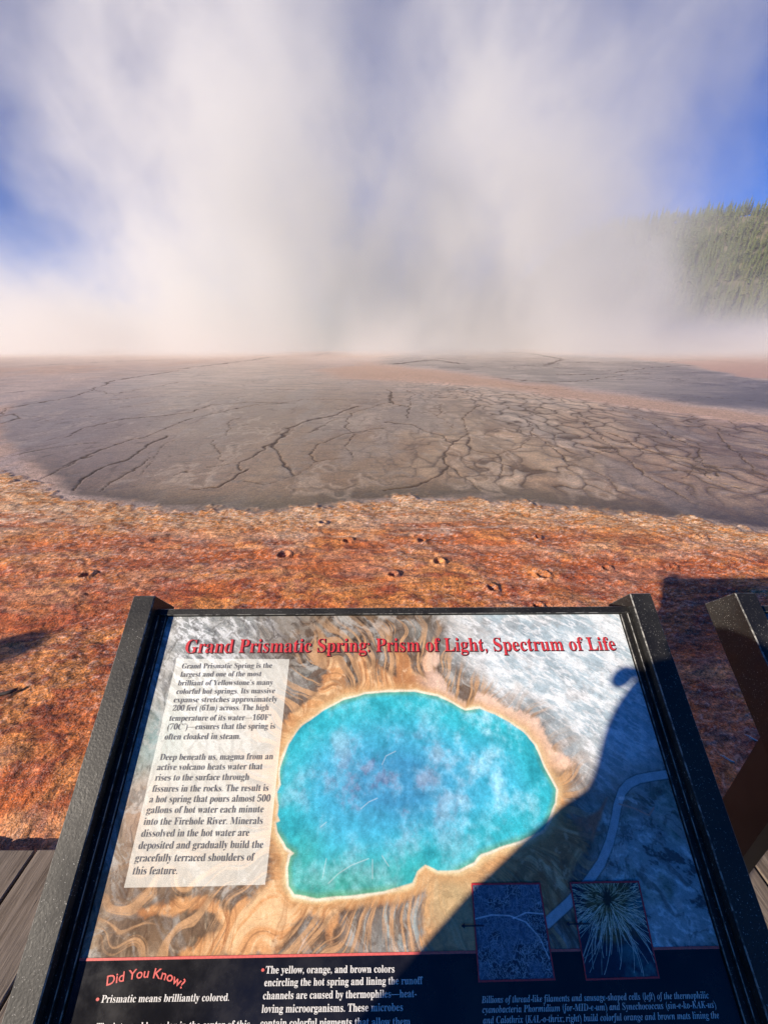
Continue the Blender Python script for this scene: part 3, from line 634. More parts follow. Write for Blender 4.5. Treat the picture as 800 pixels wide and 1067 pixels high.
    # scratches in the laminate
    for pts in D['scratch']:
        c = mixc(c, (.85, .85, .85), sst(.0010, .0001, dseg(U, V, pts))*.32)
    return U, V, c

def text_mesh(s, bold=True, italic=False, off=0.0, ext=.00012):
    """flat serif lettering; returns (verts, faces) with the line starting at x=0, cap height 1"""
    out = []
    for ch in s:
        o = ord(ch)
        if 65 <= o <= 90: out.append(chr((0x1D468 if italic else 0x1D400)+o-65))
        elif 97 <= o <= 122: out.append(chr((0x1D482 if italic else 0x1D41A)+o-97))
        elif 48 <= o <= 57: out.append(chr(0x1D7CE+o-48))
        else: out.append(ch)
    cu = bpy.data.curves.new('t', 'FONT'); cu.body = ''.join(out); cu.size = 1; cu.resolution_u = 2
    cu.offset = off; cu.fill_mode = 'FRONT'
    ob = bpy.data.objects.new('t', cu); COL.objects.link(ob)
    dg = bpy.context.evaluated_depsgraph_get(); dg.update()
    me = bpy.data.meshes.new_from_object(ob.evaluated_get(dg))
    vs = [v.co.copy() for v in me.vertices]; fs = [tuple(p.vertices) for p in me.polygons]
    bpy.data.objects.remove(ob); bpy.data.curves.remove(cu); bpy.data.meshes.remove(me)
    x0 = min(v.x for v in vs)
    for v in vs: v.x -= x0
    return vs, fs
CAP = max(v.y for v in text_mesh('H')[0]) - min(v.y for v in text_mesh('H')[0])
print('CAP', CAP)
def lines_obj(name, items, mat, parent, z, bold=True, italic=False, off=0., emb=None):
    """items: (text, u0, v0, u1, v1, height) baselines in panel metres"""
    V_, F_ = [], []
    for txt, u0, v0, u1, v1, hgt in items:
        vs, fs = text_mesh(txt, bold, italic, off)
        wd = max(v.x for v in vs)
        ax = Vector((u1-u0, -(v1-v0), 0)); ln = ax.length; ax.normalize(); ay = Vector((-ax.y, ax.x, 0))
        b = len(V_)
        for v in vs:
            V_.append(Vector((u0, -v0, z)) + ax*(v.x/wd*ln) + ay*(v.y/CAP*hgt))
        F_ += [tuple(i+b for i in f) for f in fs]
    return mesh_obj(name, V_, F_, mat, parent)

def quad_strip(name, pts, wd, z, mat, parent, closed=False):
    V_, F_ = [], []
    n = len(pts)
    P = [Vector((a, -b, 0)) for a, b in pts]
    for i in range(n):
        a = P[i-1] if (i > 0 or closed) else P[i]; b = P[(i+1) % n] if (i < n-1 or closed) else P[i]
        t1 = (P[i]-a).normalized() if (P[i]-a).length > 0 else (b-P[i]).normalized()
        t2 = (b-P[i]).normalized() if (b-P[i]).length > 0 else t1
        nn = (Vector((-t1.y, t1.x, 0))+Vector((-t2.y, t2.x, 0))); nn.normalize()
        k = wd/2/max(.5, nn.dot(Vector((-t1.y, t1.x, 0))))
        V_ += [P[i]+nn*k+Vector((0, 0, z)), P[i]-nn*k+Vector((0, 0, z))]
    for i in range(n if closed else n-1):
        j = (i+1) % n
        F_.append((2*i, 2*i+1, 2*j+1, 2*j))
    return mesh_obj(name, V_, F_, mat, parent)

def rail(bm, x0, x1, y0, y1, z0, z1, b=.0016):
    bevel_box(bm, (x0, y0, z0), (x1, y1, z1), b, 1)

def make_frame(root, legs_only_front=False):
    mm = [PAINT, WORN_HILITE]
    yb = -(H+.035)
    for (a, b) in ((-.061, -.0205), (W+.0175, W+.0585)):
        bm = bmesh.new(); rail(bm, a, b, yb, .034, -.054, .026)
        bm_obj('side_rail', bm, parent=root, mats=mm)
    # stepped retaining trims beside the print
    for (a, b, c_) in ((-.0203, -.0010, 0), (W+.0010, W+.0173, 1)):
        bm = bmesh.new()
        rail(bm, a, b, -(H), .0006, -.012, .0045, .0012)
        mid = (a+b)/2
        rail(bm, (a if c_ == 0 else mid+.001), (mid-.001 if c_ == 0 else b), -(H), .0004, .0047, .011, .0010)
        bm_obj('retaining_strip', bm, parent=root, mats=mm)
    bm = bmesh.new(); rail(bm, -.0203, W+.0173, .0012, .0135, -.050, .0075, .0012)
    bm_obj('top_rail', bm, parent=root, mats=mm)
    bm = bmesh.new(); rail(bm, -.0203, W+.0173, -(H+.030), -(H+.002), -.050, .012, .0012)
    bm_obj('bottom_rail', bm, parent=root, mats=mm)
    bm = bmesh.new(); rail(bm, -.0200, W+.0170, -(H+.0018), .0010, -.020, -.0125, .0005)
    bm_obj('backing_plate', bm, parent=root, mats=mm)
    # upright legs under the side rails, standing on the deck
    inv = MSROT.inverted()
    for xa in (-.059, W+.0195):
        bm = bmesh.new()
        # in world-vertical: build in world axes then turn back into sign axes
        top = MSROT @ Vector((xa, -.21, -.0545))
        top2 = MSROT @ Vector((xa, -.30, -.0545))
        vs = []
        w_ = MSROT @ Vector((.037, 0, 0))
        zb = -root_z
        t1, t2 = top, top2
        for base in (t1, t2, Vector((t2.x, t2.y, zb)), Vector((t1.x, t1.y, zb))):
            vs.append(base)
        a = [bm.verts.new(inv @ v) for v in vs]; b = [bm.verts.new(inv @ (v+w_)) for v in vs]
        bm.faces.new(a); bm.faces.new(b[::-1])
        for i in range(4):
            bm.faces.new((a[i], b[i], b[(i+1) % 4], a[(i+1) % 4]))
        bmesh.ops.recalc_face_normals(bm, faces=bm.faces)
        bm_obj('leg', bm, BROWN, root)
        bm = bmesh.new()
        cx_ = (t1+t2)/2
        bevel_box(bm, (cx_.x-.03, cx_.y-.09, zb+.0), (cx_.x+.075, cx_.y+.09, zb+.008), .002, 0)
        bmesh.ops.transform(bm, matrix=inv.to_4x4(), verts=bm.verts)
        bm_obj('foot_plate', bm, BROWN, root)

MSROT = MS.to_3x3()
root_z = TL.z - .0004
sign = empty('information_sign'); sign.matrix_world = MS
tag(sign, 'slanted black framed sign with a printed aerial picture of a blue hot spring and text', 'sign', 'low slanted signs beside the boardwalk')
make_frame(sign)
U, V, C = art()
pic = grid_mesh('aerial_picture', U, -V, np.zeros_like(U), C, LAM, sign)
bm = bmesh.new(); bevel_box(bm, (0, -H, -.0122), (W, -HR-.0002, -.00005), 0)
bm_obj('black_text_band', bm, BLACK, sign)
bm = bmesh.new(); bevel_box(bm, (0, -HR, -.0122), (W, 0, -.0006), 0)
bm_obj('panel_board', bm, BLACK, sign)
bm = bmesh.new(); bevel_box(bm, (.0005, -HR-.0016, -.00003), (W-.0005, -HR+.0010, .0005), 0)
bm_obj('red_rule', bm, SALMON, sign)
Tx = D['text']
lines_obj('title_shadow', [(t, a+.0014, b+.0012, c+.0014, d+.0012, h) for t, a, b, c, d, h in Tx['title']], DRED, sign, .0004, off=.012)
lines_obj('title_lettering', Tx['title'], RED, sign, .0008, off=-.008)
lines_obj('body_text', Tx['body'][:9], INK, sign, .0006, off=-.008)
lines_obj('body_text', Tx['body'][9:], INK, sign, .0006, off=-.008)
lines_obj('left_fact_text', Tx['dyk'], WHITE, sign, .0006, off=.0)
lines_obj('colour_fact_text', Tx['col2'], WHITE, sign, .0006, off=.004)
lines_obj('caption_text', Tx['cap'], WHITE, sign, .0006, italic=True, off=-.002)
for a, b in D['bullets']:
    mesh_obj('bullet', [(a+.0022*math.cos(i*.6283), -b+.0016*math.sin(i*.6283), .0006) for i in range(10)], [tuple(range(10))], SALMON, sign)
# arched heading
def arch():
    V_, F_ = [], []
    pts = D['arch']                               # control polyline of the baseline
    P = [Vector((a, -b, 0)) for a, b in pts]
    cu = bpy.data.curves.new('t', 'FONT'); cu.body = 'Did You Know?'; cu.size = 1; cu.resolution_u = 3; cu.fill_mode = 'FRONT'; cu.offset = .012
    ob = bpy.data.objects.new('t', cu); COL.objects.link(ob)
    dg = bpy.context.evaluated_depsgraph_get(); dg.update()
    me = bpy.data.meshes.new_from_object(ob.evaluated_get(dg))
    vs = [v.co.copy() for v in me.vertices]; fs = [tuple(p.vertices) for p in me.polygons]
    bpy.data.objects.remove(ob); bpy.data.curves.remove(cu); bpy.data.meshes.remove(me)
    x0 = min(v.x for v in vs); x1 = max(v.x for v in vs)
    seg = [(P[i+1]-P[i]).length for i in range(len(P)-1)]; tot = sum(seg)
    def at(t):
        d = t*tot
        for i, s in enumerate(seg):
            if d <= s or i == len(seg)-1:
                return P[i]+(P[i+1]-P[i])*(d/s)
            d -= s
    for v in vs:
        t = (v.x-x0)/(x1-x0)
        b = at(min(max(t, 0), 1)); t2 = at(min(t+.06, 1)); t0 = at(max(t-.06, 0))
        ax = (t2-t0).normalized(); ay = Vector((-ax.y, ax.x, 0))
        p = b+ay*(v.y/.70*.0092); p.z = .0006; V_.append(p)
    mesh_obj('arched_heading', V_, fs, SALMON, sign)
arch()
# inset pictures ------------------------------------------------------
def inset(poly, kind):
    a, b, c, d = [np.array(p) for p in poly]        # TL TR BR BL
    nu, nv = 230, 320
    s = np.linspace(0, 1, nu); t = np.linspace(0, 1, nv); S, T_ = np.meshgrid(s, t)
    P = (a*(1-S[..., None])+b*S[..., None])*(1-T_[..., None]) + (d*(1-S[..., None])+c*S[..., None])*T_[..., None]
    wd = np.linalg.norm(b-a); hg = np.linalg.norm(d-a); U = S*wd; V = T_*hg
    rs = random.Random(kind+5)
    bg = fbm(U*60, V*60, 40+kind, 5); fn = fbm(U*300, V*300, 44, 3)
    if kind == 0:
        col = np.ones(U.shape+(3,), np.float32)*np.array((.09, .13, .19), np.float32)
        col = mixc(col, (.035, .045, .07), sst(.4, .65, bg))
        f = strokes(U, V, rs, 1700, .0055, 1, (0, wd, 0, hg), curl=1.8)
        col = mixc(col, (.80, .88, .92), f*.6*(.55+.6*sst(.35, .6, bg)))
        for pts in ([(.0, .38), (.25, .34), (.5, .35), (.72, .42), (.88, .58), (.97, .8)], [(.55, .38), (.75, .32), (1, .34)]):
            dl = dseg(U, V, [(x*wd, y*hg) for x, y in pts]); col = mixc(col, (.75, .82, .85), sst(.0011, .0004, dl)*.7)
    else:
        col = np.ones(U.shape+(3,), np.float32)*np.array((.020, .030, .055), np.float32)
        col = mixc(col, (.06, .15, .17), sst(.45, .7, bg)*sst(.4, .7, S))
        cx_, cy_ = .50*wd, .20*hg
        def ang(x, y, r):
            return math.atan2(y-cy_, x-cx_)+r.uniform(-.25, .25)
        rr = np.sqrt((U-cx_)**2+((V-cy_)*.9)**2)
        core = sst(.046, .022, rr+(bg-.5)*.03+(fn-.5)*.012)
        col = mixc(col, (.20, .145, .05), core*.95)
        col = mixc(col, (.05, .035, .015), core*sst(.5, .62, fn)*.8)
        f = strokes(U, V, rs, 480, .010, 1, (.03*wd, .97*wd, 0, .46*hg), ang=ang, curl=.8)
        col = mixc(col, (.95, .88, .60), f*.95)
        f = strokes(U, V, rs, 70, .045, 1, (.2*wd, .80*wd, .25*hg, .50*hg), ang=ang, curl=.7)
        col = mixc(col, (.98, .96, .80), f)
        hole = sst(.013, .006, np.sqrt(((U-cx_)*1.3)**2+(V-cy_*.8)**2)+(fn-.5)*.012)
        col = mixc(col, (.035, .025, .018), hole*.9)
    col = col*(1+(fn-.5)[..., None]*.6)
    o = grid_mesh('inset_picture', P[..., 0], -P[..., 1], np.full(U.shape, .0008), col, LAM, sign)
    quad_strip('inset_border', poly, .0020, .0012, RED, o, closed=True)
    return o
i1 = inset(D['inset1'], 0); i2 = inset(D['inset2'], 1)
i1['label'] = 'inset photo of fine thread-like cells'; i2['label'] = 'inset photo of a tufted golden filament mat'
for pts in D['arrows']:
    (ax_, ay_), (bx_, by_) = pts
    dx, dy = (bx_-ax_), (by_-ay_); l = math.hypot(dx, dy); dx /= l; dy /= l
    V_ = []; w2 = .0007
    def q_(t, s_): return (ax_+dx*t-dy*s_, -(ay_+dy*t+dx*s_), .0016)
    V_ = [q_(0, w2), q_(0, -w2), q_(l-.004, -w2), q_(l-.004, w2), q_(l-.005, .0028), q_(l-.005, -.0028), q_(l, 0)]
    mesh_obj('pointer_arrow', V_, [(0, 1, 2, 3), (4, 5, 6)], NAVY, sign)

# second sign to the right ------------------------------------------------
sign2 = empty('information_sign'); M2 = MS.copy()
off2 = MSROT @ Vector((1.1542, 0, 0)); M2.translation = TL + off2
sign2.matrix_world = M2
tag(sign2, 'second slanted dark framed sign, mostly shaded, cut off by the right edge', 'sign', 'low slanted signs beside the boardwalk')
root_z = M2.translation.z - .0004
make_frame(sign2)
bm = bmesh.new(); bevel_box(bm, (0, -H, -.0122), (W, 0, -.0004), .0005, 0)
bm_obj('printed_panel', bm, flatmat('blue_grey_print', (.12, .16, .20), .3), sign2)

# ------------------------------------------------------------------ small litter on the mat
m, nt, out = new_mat('bleached_wood'); n = N(nt)
n.bsdf(out, Base_Color=n.mix(n.noise(n.objco(), 80, 3), (.55, .50, .44), (.78, .74, .68)), Roughness=.8); BLEACH = m
m, nt, out = new_mat('dark_wood_chip'); n = N(nt)
n.bsdf(out, Base_Color=n.mix(n.noise(n.objco(), 80, 3), (.02, .016, .014), (.09, .07, .06)), Roughness=.8); DARKCHIP = m
def zat(x, y):
    i = np.argmin(abs(gY[:, 0]-y)); j = np.argmin(abs(gX[i]-x)); return float(gZ[max(0, i-2):i+3, max(0, j-2):j+3].max())
def twig(x, y, ln, a, r, mat, label):
    vs, fs = [], []
    K = 6
    for s in range(5):
        t = s/4-.5; rr = r*(1-.5*abs(t)*2+.15*math.sin(s*2.3)); bx = .12*ln*math.sin(s*1.7)
        for k in range(K):
            th = 2*math.pi*k/K
            vs.append((t*ln, bx*.4+rr*math.cos(th), rr*math.sin(th)))
    for s in range(4):
        for k in range(K):
            fs.append((s*K+k, s*K+(k+1) % K, (s+1)*K+(k+1) % K, (s+1)*K+k))
    fs.append(tuple(range(K))[::-1]); fs.append(tuple(range(4*K, 5*K)))
    o = mesh_obj('twig', vs, fs, mat, smooth=True)
    o.location = (x, y, zat(x, y)+r*.3); o.rotation_euler = (0, 0, a)
    tag(o, label, 'twig')
tw = D['twigs']
twig(*tw[0], .05, -.75, .0045, BLEACH, 'small white twig on the shaded mat, the lower one between the two signs')
twig(*tw[1], .05, -.75, .004, BLEACH, 'small white twig on the shaded mat touching the second sign')
twig(*tw[2], .10, .55, .012, DARKCHIP, 'dark wood chip on the orange mat at the left edge of the photo')

# ------------------------------------------------------------------ hill and conifers
def hz(x, y):
    """height of the hillside at world (x, y)"""
    t = min(max((y-300)/230, 0), 1)
    prof = t*t*(3-2*t)*.25+t*.75
    e = min(max((x-105)/130, 0), 1); e = e*e*(3-2*e)
    top = (108+24*min(1, max(0, (x-240)/160)))*e
    return GZ+top*prof + (mnoise.noise(Vector((x*.012, y*.012, 3)))*9+mnoise.noise(Vector((x*.035, y*.035, 7)))*3)*t*e
vs, fs = [], []
nx, ny = 90, 60
for j in range(ny):
    for i in range(nx):
        x = 40+i*11.0; y = 290+j*7.0
        z = hz(x, min(y, 530)) - (max(0, y-560)*.12)
        vs.append((x, y, z-1.0*(j == 0)))
for j in range(ny-1):
    for i in range(nx-1):
        a = j*nx+i; fs.append((a, a+1, a+nx+1, a+nx))
m, nt, out = new_mat('hillside_soil'); n = N(nt)
n.bsdf(out, Base_Color=n.mix(n.ramp(n.noise(n.objco(), .05, 5), .4, .65), (.045, .050, .020), (.20, .165, .10)), Roughness=.95)
tag(mesh_obj('hill', vs, fs, m, smooth=True), kind='structure')

def leafmat(name, a, b):
    m, nt, out = new_mat(name); n = N(nt)
    oi = n.node('ShaderNodeObjectInfo')
    v = n.noise(n.objco(), .35, 3)
    c = n.mix(n.ramp(v, .35, .65), a, b)
    c = n.mix(n.m('MULTIPLY', oi.outputs['Random'], .5), c, (.15, .14, .035))
    n.bsdf(out, Base_Color=c, Roughness=.8); return m
LEAF = leafmat('pine_needles', (.024, .054, .010), (.100, .128, .022))
TRUNK = flatmat('pine_bark', (.16, .12, .09), .9)
def tree_geo(seed, hgt, rad, tiers, seg):
    r = random.Random(seed); vs, fs, fm = [], [], []
    def add(v, f, mt):
        b = len(vs); vs.extend(v); fs.extend([tuple(i+b for i in q) for q in f]); fm.extend([mt]*len(f))
    K = 5; v = []
    for z, rr in ((-1.0, .16), (hgt*.5, .10), (hgt*.97, .02)):
        v += [(rr*math.cos(k*2*math.pi/K), rr*math.sin(k*2*math.pi/K), z) for k in range(K)]
    add(v, [(s*K+k, s*K+(k+1) % K, (s+1)*K+(k+1) % K, (s+1)*K+k) for s in range(2) for k in range(K)], 1)
    for t in range(tiers):
        f = t/(tiers-1)
        z0 = hgt*(.14+.80*f); rr = rad*(1-f)**.75*r.uniform(.75, 1.15)+.12
        for k in range(seg):
            if r.random() < .16: continue
            a = 2*math.pi*(k+r.uniform(-.35, .35))/seg+t*.9
            R_ = rr*r.uniform(.6, 1.2); wd = R_*r.uniform(.32, .5); dz = R_*r.uniform(.15, .5)
            ca, sa = math.cos(a), math.sin(a)
            ap = (0, 0, z0+hgt/tiers*.9); tip = (R_*ca, R_*sa, z0-dz)
            m1 = (R_*.62*ca-wd*sa, R_*.62*sa+wd*ca, z0-dz*.25); m2 = (R_*.62*ca+wd*sa, R_*.62*sa-wd*ca, z0-dz*.25)
            lo = (R_*.4*ca, R_*.4*sa, z0-dz*.9)
            add([ap, m1, tip, m2, lo], [(0, 1, 2), (0, 2, 3), (1, 4, 2), (2, 4, 3)], 0)
    return vs, fs, fm
protos = []
for i, (h_, r_) in enumerate(((12, 1.7), (14, 1.9), (10, 1.7), (13, 1.4))):
    v, f, fm = tree_geo(20+i, h_, r_, 13, 7)
    me = bpy.data.meshes.new('pine_tree'); me.from_pydata(v, [], f); me.materials.append(LEAF); me.materials.append(TRUNK)
    me.polygons.foreach_set('material_index', fm); me.update(); protos.append(me)
cands = []
f24 = R(24.4)
y = 296.0
while y < 545:
    x = 120.0
    while x < 640:
        xx = x+rnd.uniform(-2.3, 2.3); yy = y+rnd.uniform(-2.6, 2.6)
        z = hz(xx, min(yy, 530))
        if mnoise.noise(Vector((xx*.03, yy*.03, 11))) > -.33 and z > 1.5:
            dep = yy*math.cos(f24)-(z-CZ)*math.sin(f24)
            up = yy*math.sin(f24)+(z-CZ)*math.cos(f24)
            px = 400+400*xx/dep
            cands.append((xx, yy, z, px, dep))
        x += 5.0
    y += 5.8
vis = [c for c in cands if 662 < c[3] < 806]
vis.sort(key=lambda c: c[4])
# the 300 that show largest: nearest first, thinned so they spread over the slope in view
ind = set(id(c) for c in vis[:300])
for c in vis[:300]:
    o = bpy.data.objects.new('pine_tree', protos[rnd.randrange(4)]); COL.objects.link(o)
    s = rnd.uniform(.65, 1.35)
    o.location = c[:3]; o.scale = (s, s, s*rnd.uniform(.9, 1.15)); o.rotation_euler = (rnd.uniform(-.03, .03), rnd.uniform(-.03, .03), rnd.uniform(0, 6.28))
    tag(o, 'green conifer in the lower forest on the far hillside at right', 'tree', 'conifers on the hillside')
# the rest of the wood as one mass
geos = [tree_geo(40+i, h_, r_, 8, 6) for i, (h_, r_) in enumerate(((12, 1.8), (14, 1.9), (10, 1.7)))]
garr = [(np.array(v, np.float32), f, fm) for v, f, fm in geos]
VV, FF, FM = [], [], []; base = 0
for c in cands:
    if id(c) in ind: continue
    v, f, fm = garr[rnd.randrange(3)]
    s = rnd.uniform(.65, 1.35); a = rnd.uniform(0, 6.28); ca, sa = math.cos(a)*s, math.sin(a)*s
    q = np.empty_like(v); q[:, 0] = v[:, 0]*ca-v[:, 1]*sa+c[0]; q[:, 1] = v[:, 0]*sa+v[:, 1]*ca+c[1]; q[:, 2] = v[:, 2]*s+c[2]
    VV.append(q); FF += [tuple(i+base for i in t) for t in f]; FM += fm; base += len(v)
VV = np.concatenate(VV)
o = mesh_obj('conifer_forest', VV.tolist(), FF, mats=[LEAF, TRUNK], fmat=FM)
tag(o, 'dense conifer forest covering the rest of the hillside up to the ridge', 'forest', kind='stuff')
# bare dead trunks standing pale among the living trees
m, nt, out = new_mat('dead_trunk_grey'); n = N(nt)
n.bsdf(out, Base_Color=n.mix(n.noise(n.objco(), 2, 3), (.40, .37, .33), (.62, .58, .52)), Roughness=.8); SNAG = m
def snag(x, y, h_, lean, label):
    K = 6; vs, fs = [], []
    for s in range(6):
        t = s/5; rr = .30*(1-t)+.05
        for k in range(K): vs.append((rr*math.cos(k*1.047)+.15*math.sin(s*2.), rr*math.sin(k*1.047), t*h_))
    for s in range(5):
        for k in range(K): fs.append((s*K+k, s*K+(k+1) % K, (s+1)*K+(k+1) % K, (s+1)*K+k))
    for b in range(7):
        t = .35+.08*b; a = b*2.4; z = t*h_; i = len(vs); l_ = 1.1*(1.1-t)
        vs += [(0, 0, z), (0, .08, z+.1), (l_*math.cos(a), l_*math.sin(a), z+.35), (.05, 0, z+.16)]
        fs += [(i, i+1, i+2), (i+1, i+3, i+2), (i, i+2, i+3)]
    o = mesh_obj('dead_tree', vs, fs, SNAG); o.location = (x, y, hz(x, y)-.3); o.rotation_euler = (0, lean, 0)
    tag(o, label, 'tree')
for (x, y, h_, le), lb in zip(D['snags'], ('pale bare dead tree trunk leaning among the conifers, right one of the pair',
                                          'thin pale bare dead tree trunk leaning among the conifers, left one of the pair')):
    snag(x, y, h_, le, lb)

# ------------------------------------------------------------------ steam
def steam():
    m, nt, out = new_mat('steam'); n = N(nt)
    p = n.objco()
    wv = n.node('ShaderNodeVectorMath', operation='SUBTRACT')
    n.link(n.noise(n.mapping(p, (1, 1, .9), (0, .35, 0)), .026, 4, .6, out=1), wv.inputs[0]); wv.inputs[1].default_value = (.5, .5, .5)
    ws = n.node('ShaderNodeVectorMath', operation='SCALE'); n.link(wv.outputs[0], ws.inputs[0]); ws.inputs['Scale'].default_value = 40
    ad = n.node('ShaderNodeVectorMath', operation='ADD'); n.link(p, ad.inputs[0]); n.link(ws.outputs[0], ad.inputs[1])
    sp = n.node('ShaderNodeSeparateXYZ'); n.link(ad.outputs[0], sp.inputs[0])
    so = n.node('ShaderNodeSeparateXYZ'); n.link(p, so.inputs[0])
    X, Z = sp.outputs[0], so.outputs[2]
    tot = None
    for a, b, w_, c_, amp in STEAM_PLUMES:
        cx = n.m('MULTIPLY_ADD', Z, b, a)
        ww = n.m('MULTIPLY_ADD', Z, c_, w_)
        t = n.m('DIVIDE', n.m('SUBTRACT', X, cx), ww)
        g = n.m('EXPONENT', n.m('MULTIPLY', n.m('MULTIPLY', t, t), -1.0))
        g = n.m('MULTIPLY', g, amp)
        tot = g if tot is None else n.m('ADD', tot, g)
    # low drifting layer
    lowk = n.m('EXPONENT', n.m('MULTIPLY', Z, -.16))
    low = n.m('MULTIPLY', lowk, n.ramp(so.outputs[0], 75, 30, .30, 1.3))
    # noise detail
    d1 = n.noise(n.mapping(ad.outputs[0], (1, 1, .85), (0, .4, 0)), .058, 7, .64)
    tex = n.ramp(d1, .39, .64, .04, 1.75)
    tex = n.m('ADD', tex, n.m('MULTIPLY', n.m('EXPONENT', n.m('MULTIPLY', Z, -.05)), .22))
    tot = n.m('MULTIPLY', n.m('ADD', tot, low), tex)
    near = n.m('MULTIPLY', n.m('MULTIPLY', n.m('EXPONENT', n.m('MULTIPLY', Z, -.55)), n.ramp(so.outputs[1], 20, 80)), 4.4)
    near = n.m('MULTIPLY', near, n.ramp(d1, .38, .60, .12, 1.4))
    # soft front and back, fading top
    Y = so.outputs[1]
    env = n.m('MULTIPLY', n.ramp(Y, 30, 80), n.ramp(Y, 158, 120))
    env = n.m('MULTIPLY', env, n.ramp(Z, 12, 62, 1.35, .50))
    env = n.m('MULTIPLY', env, n.ramp(Z, 118, 90))
    env = n.m('MULTIPLY', env, n.ramp(so.outputs[0], 64, 38, .10, 1.0))
    dens = n.m('MULTIPLY', n.m('ADD', n.m('MULTIPLY', tot, env), near), STEAM_DENS)
    v = n.node('ShaderNodeVolumePrincipled')
    v.inputs['Color'].default_value = (.985, .972, .955, 1); v.inputs['Anisotropy'].default_value = .1
    n.link(dens, v.inputs['Density'])
    n.link(v.outputs[0], out.inputs['Volume'])
    bm = bmesh.new(); bevel_box(bm, (-190, 14, GZ+.05), (190, 160, 120), 0)
    o = bm_obj('steam', bm, m)
    tag(o, 'white steam rising from the hot spring and drifting over the plain', 'steam', kind='stuff')
STEAM_PLUMES = ((-38, .24, 35, -.46, .9), (-10, -.20, 11, .04, 1.0), (19, -.02, 13, -.06, 1.4), (24, .50, 7, .03, .85), (4, .05, 30, -.35, .32))
STEAM_DENS = .034
steam()

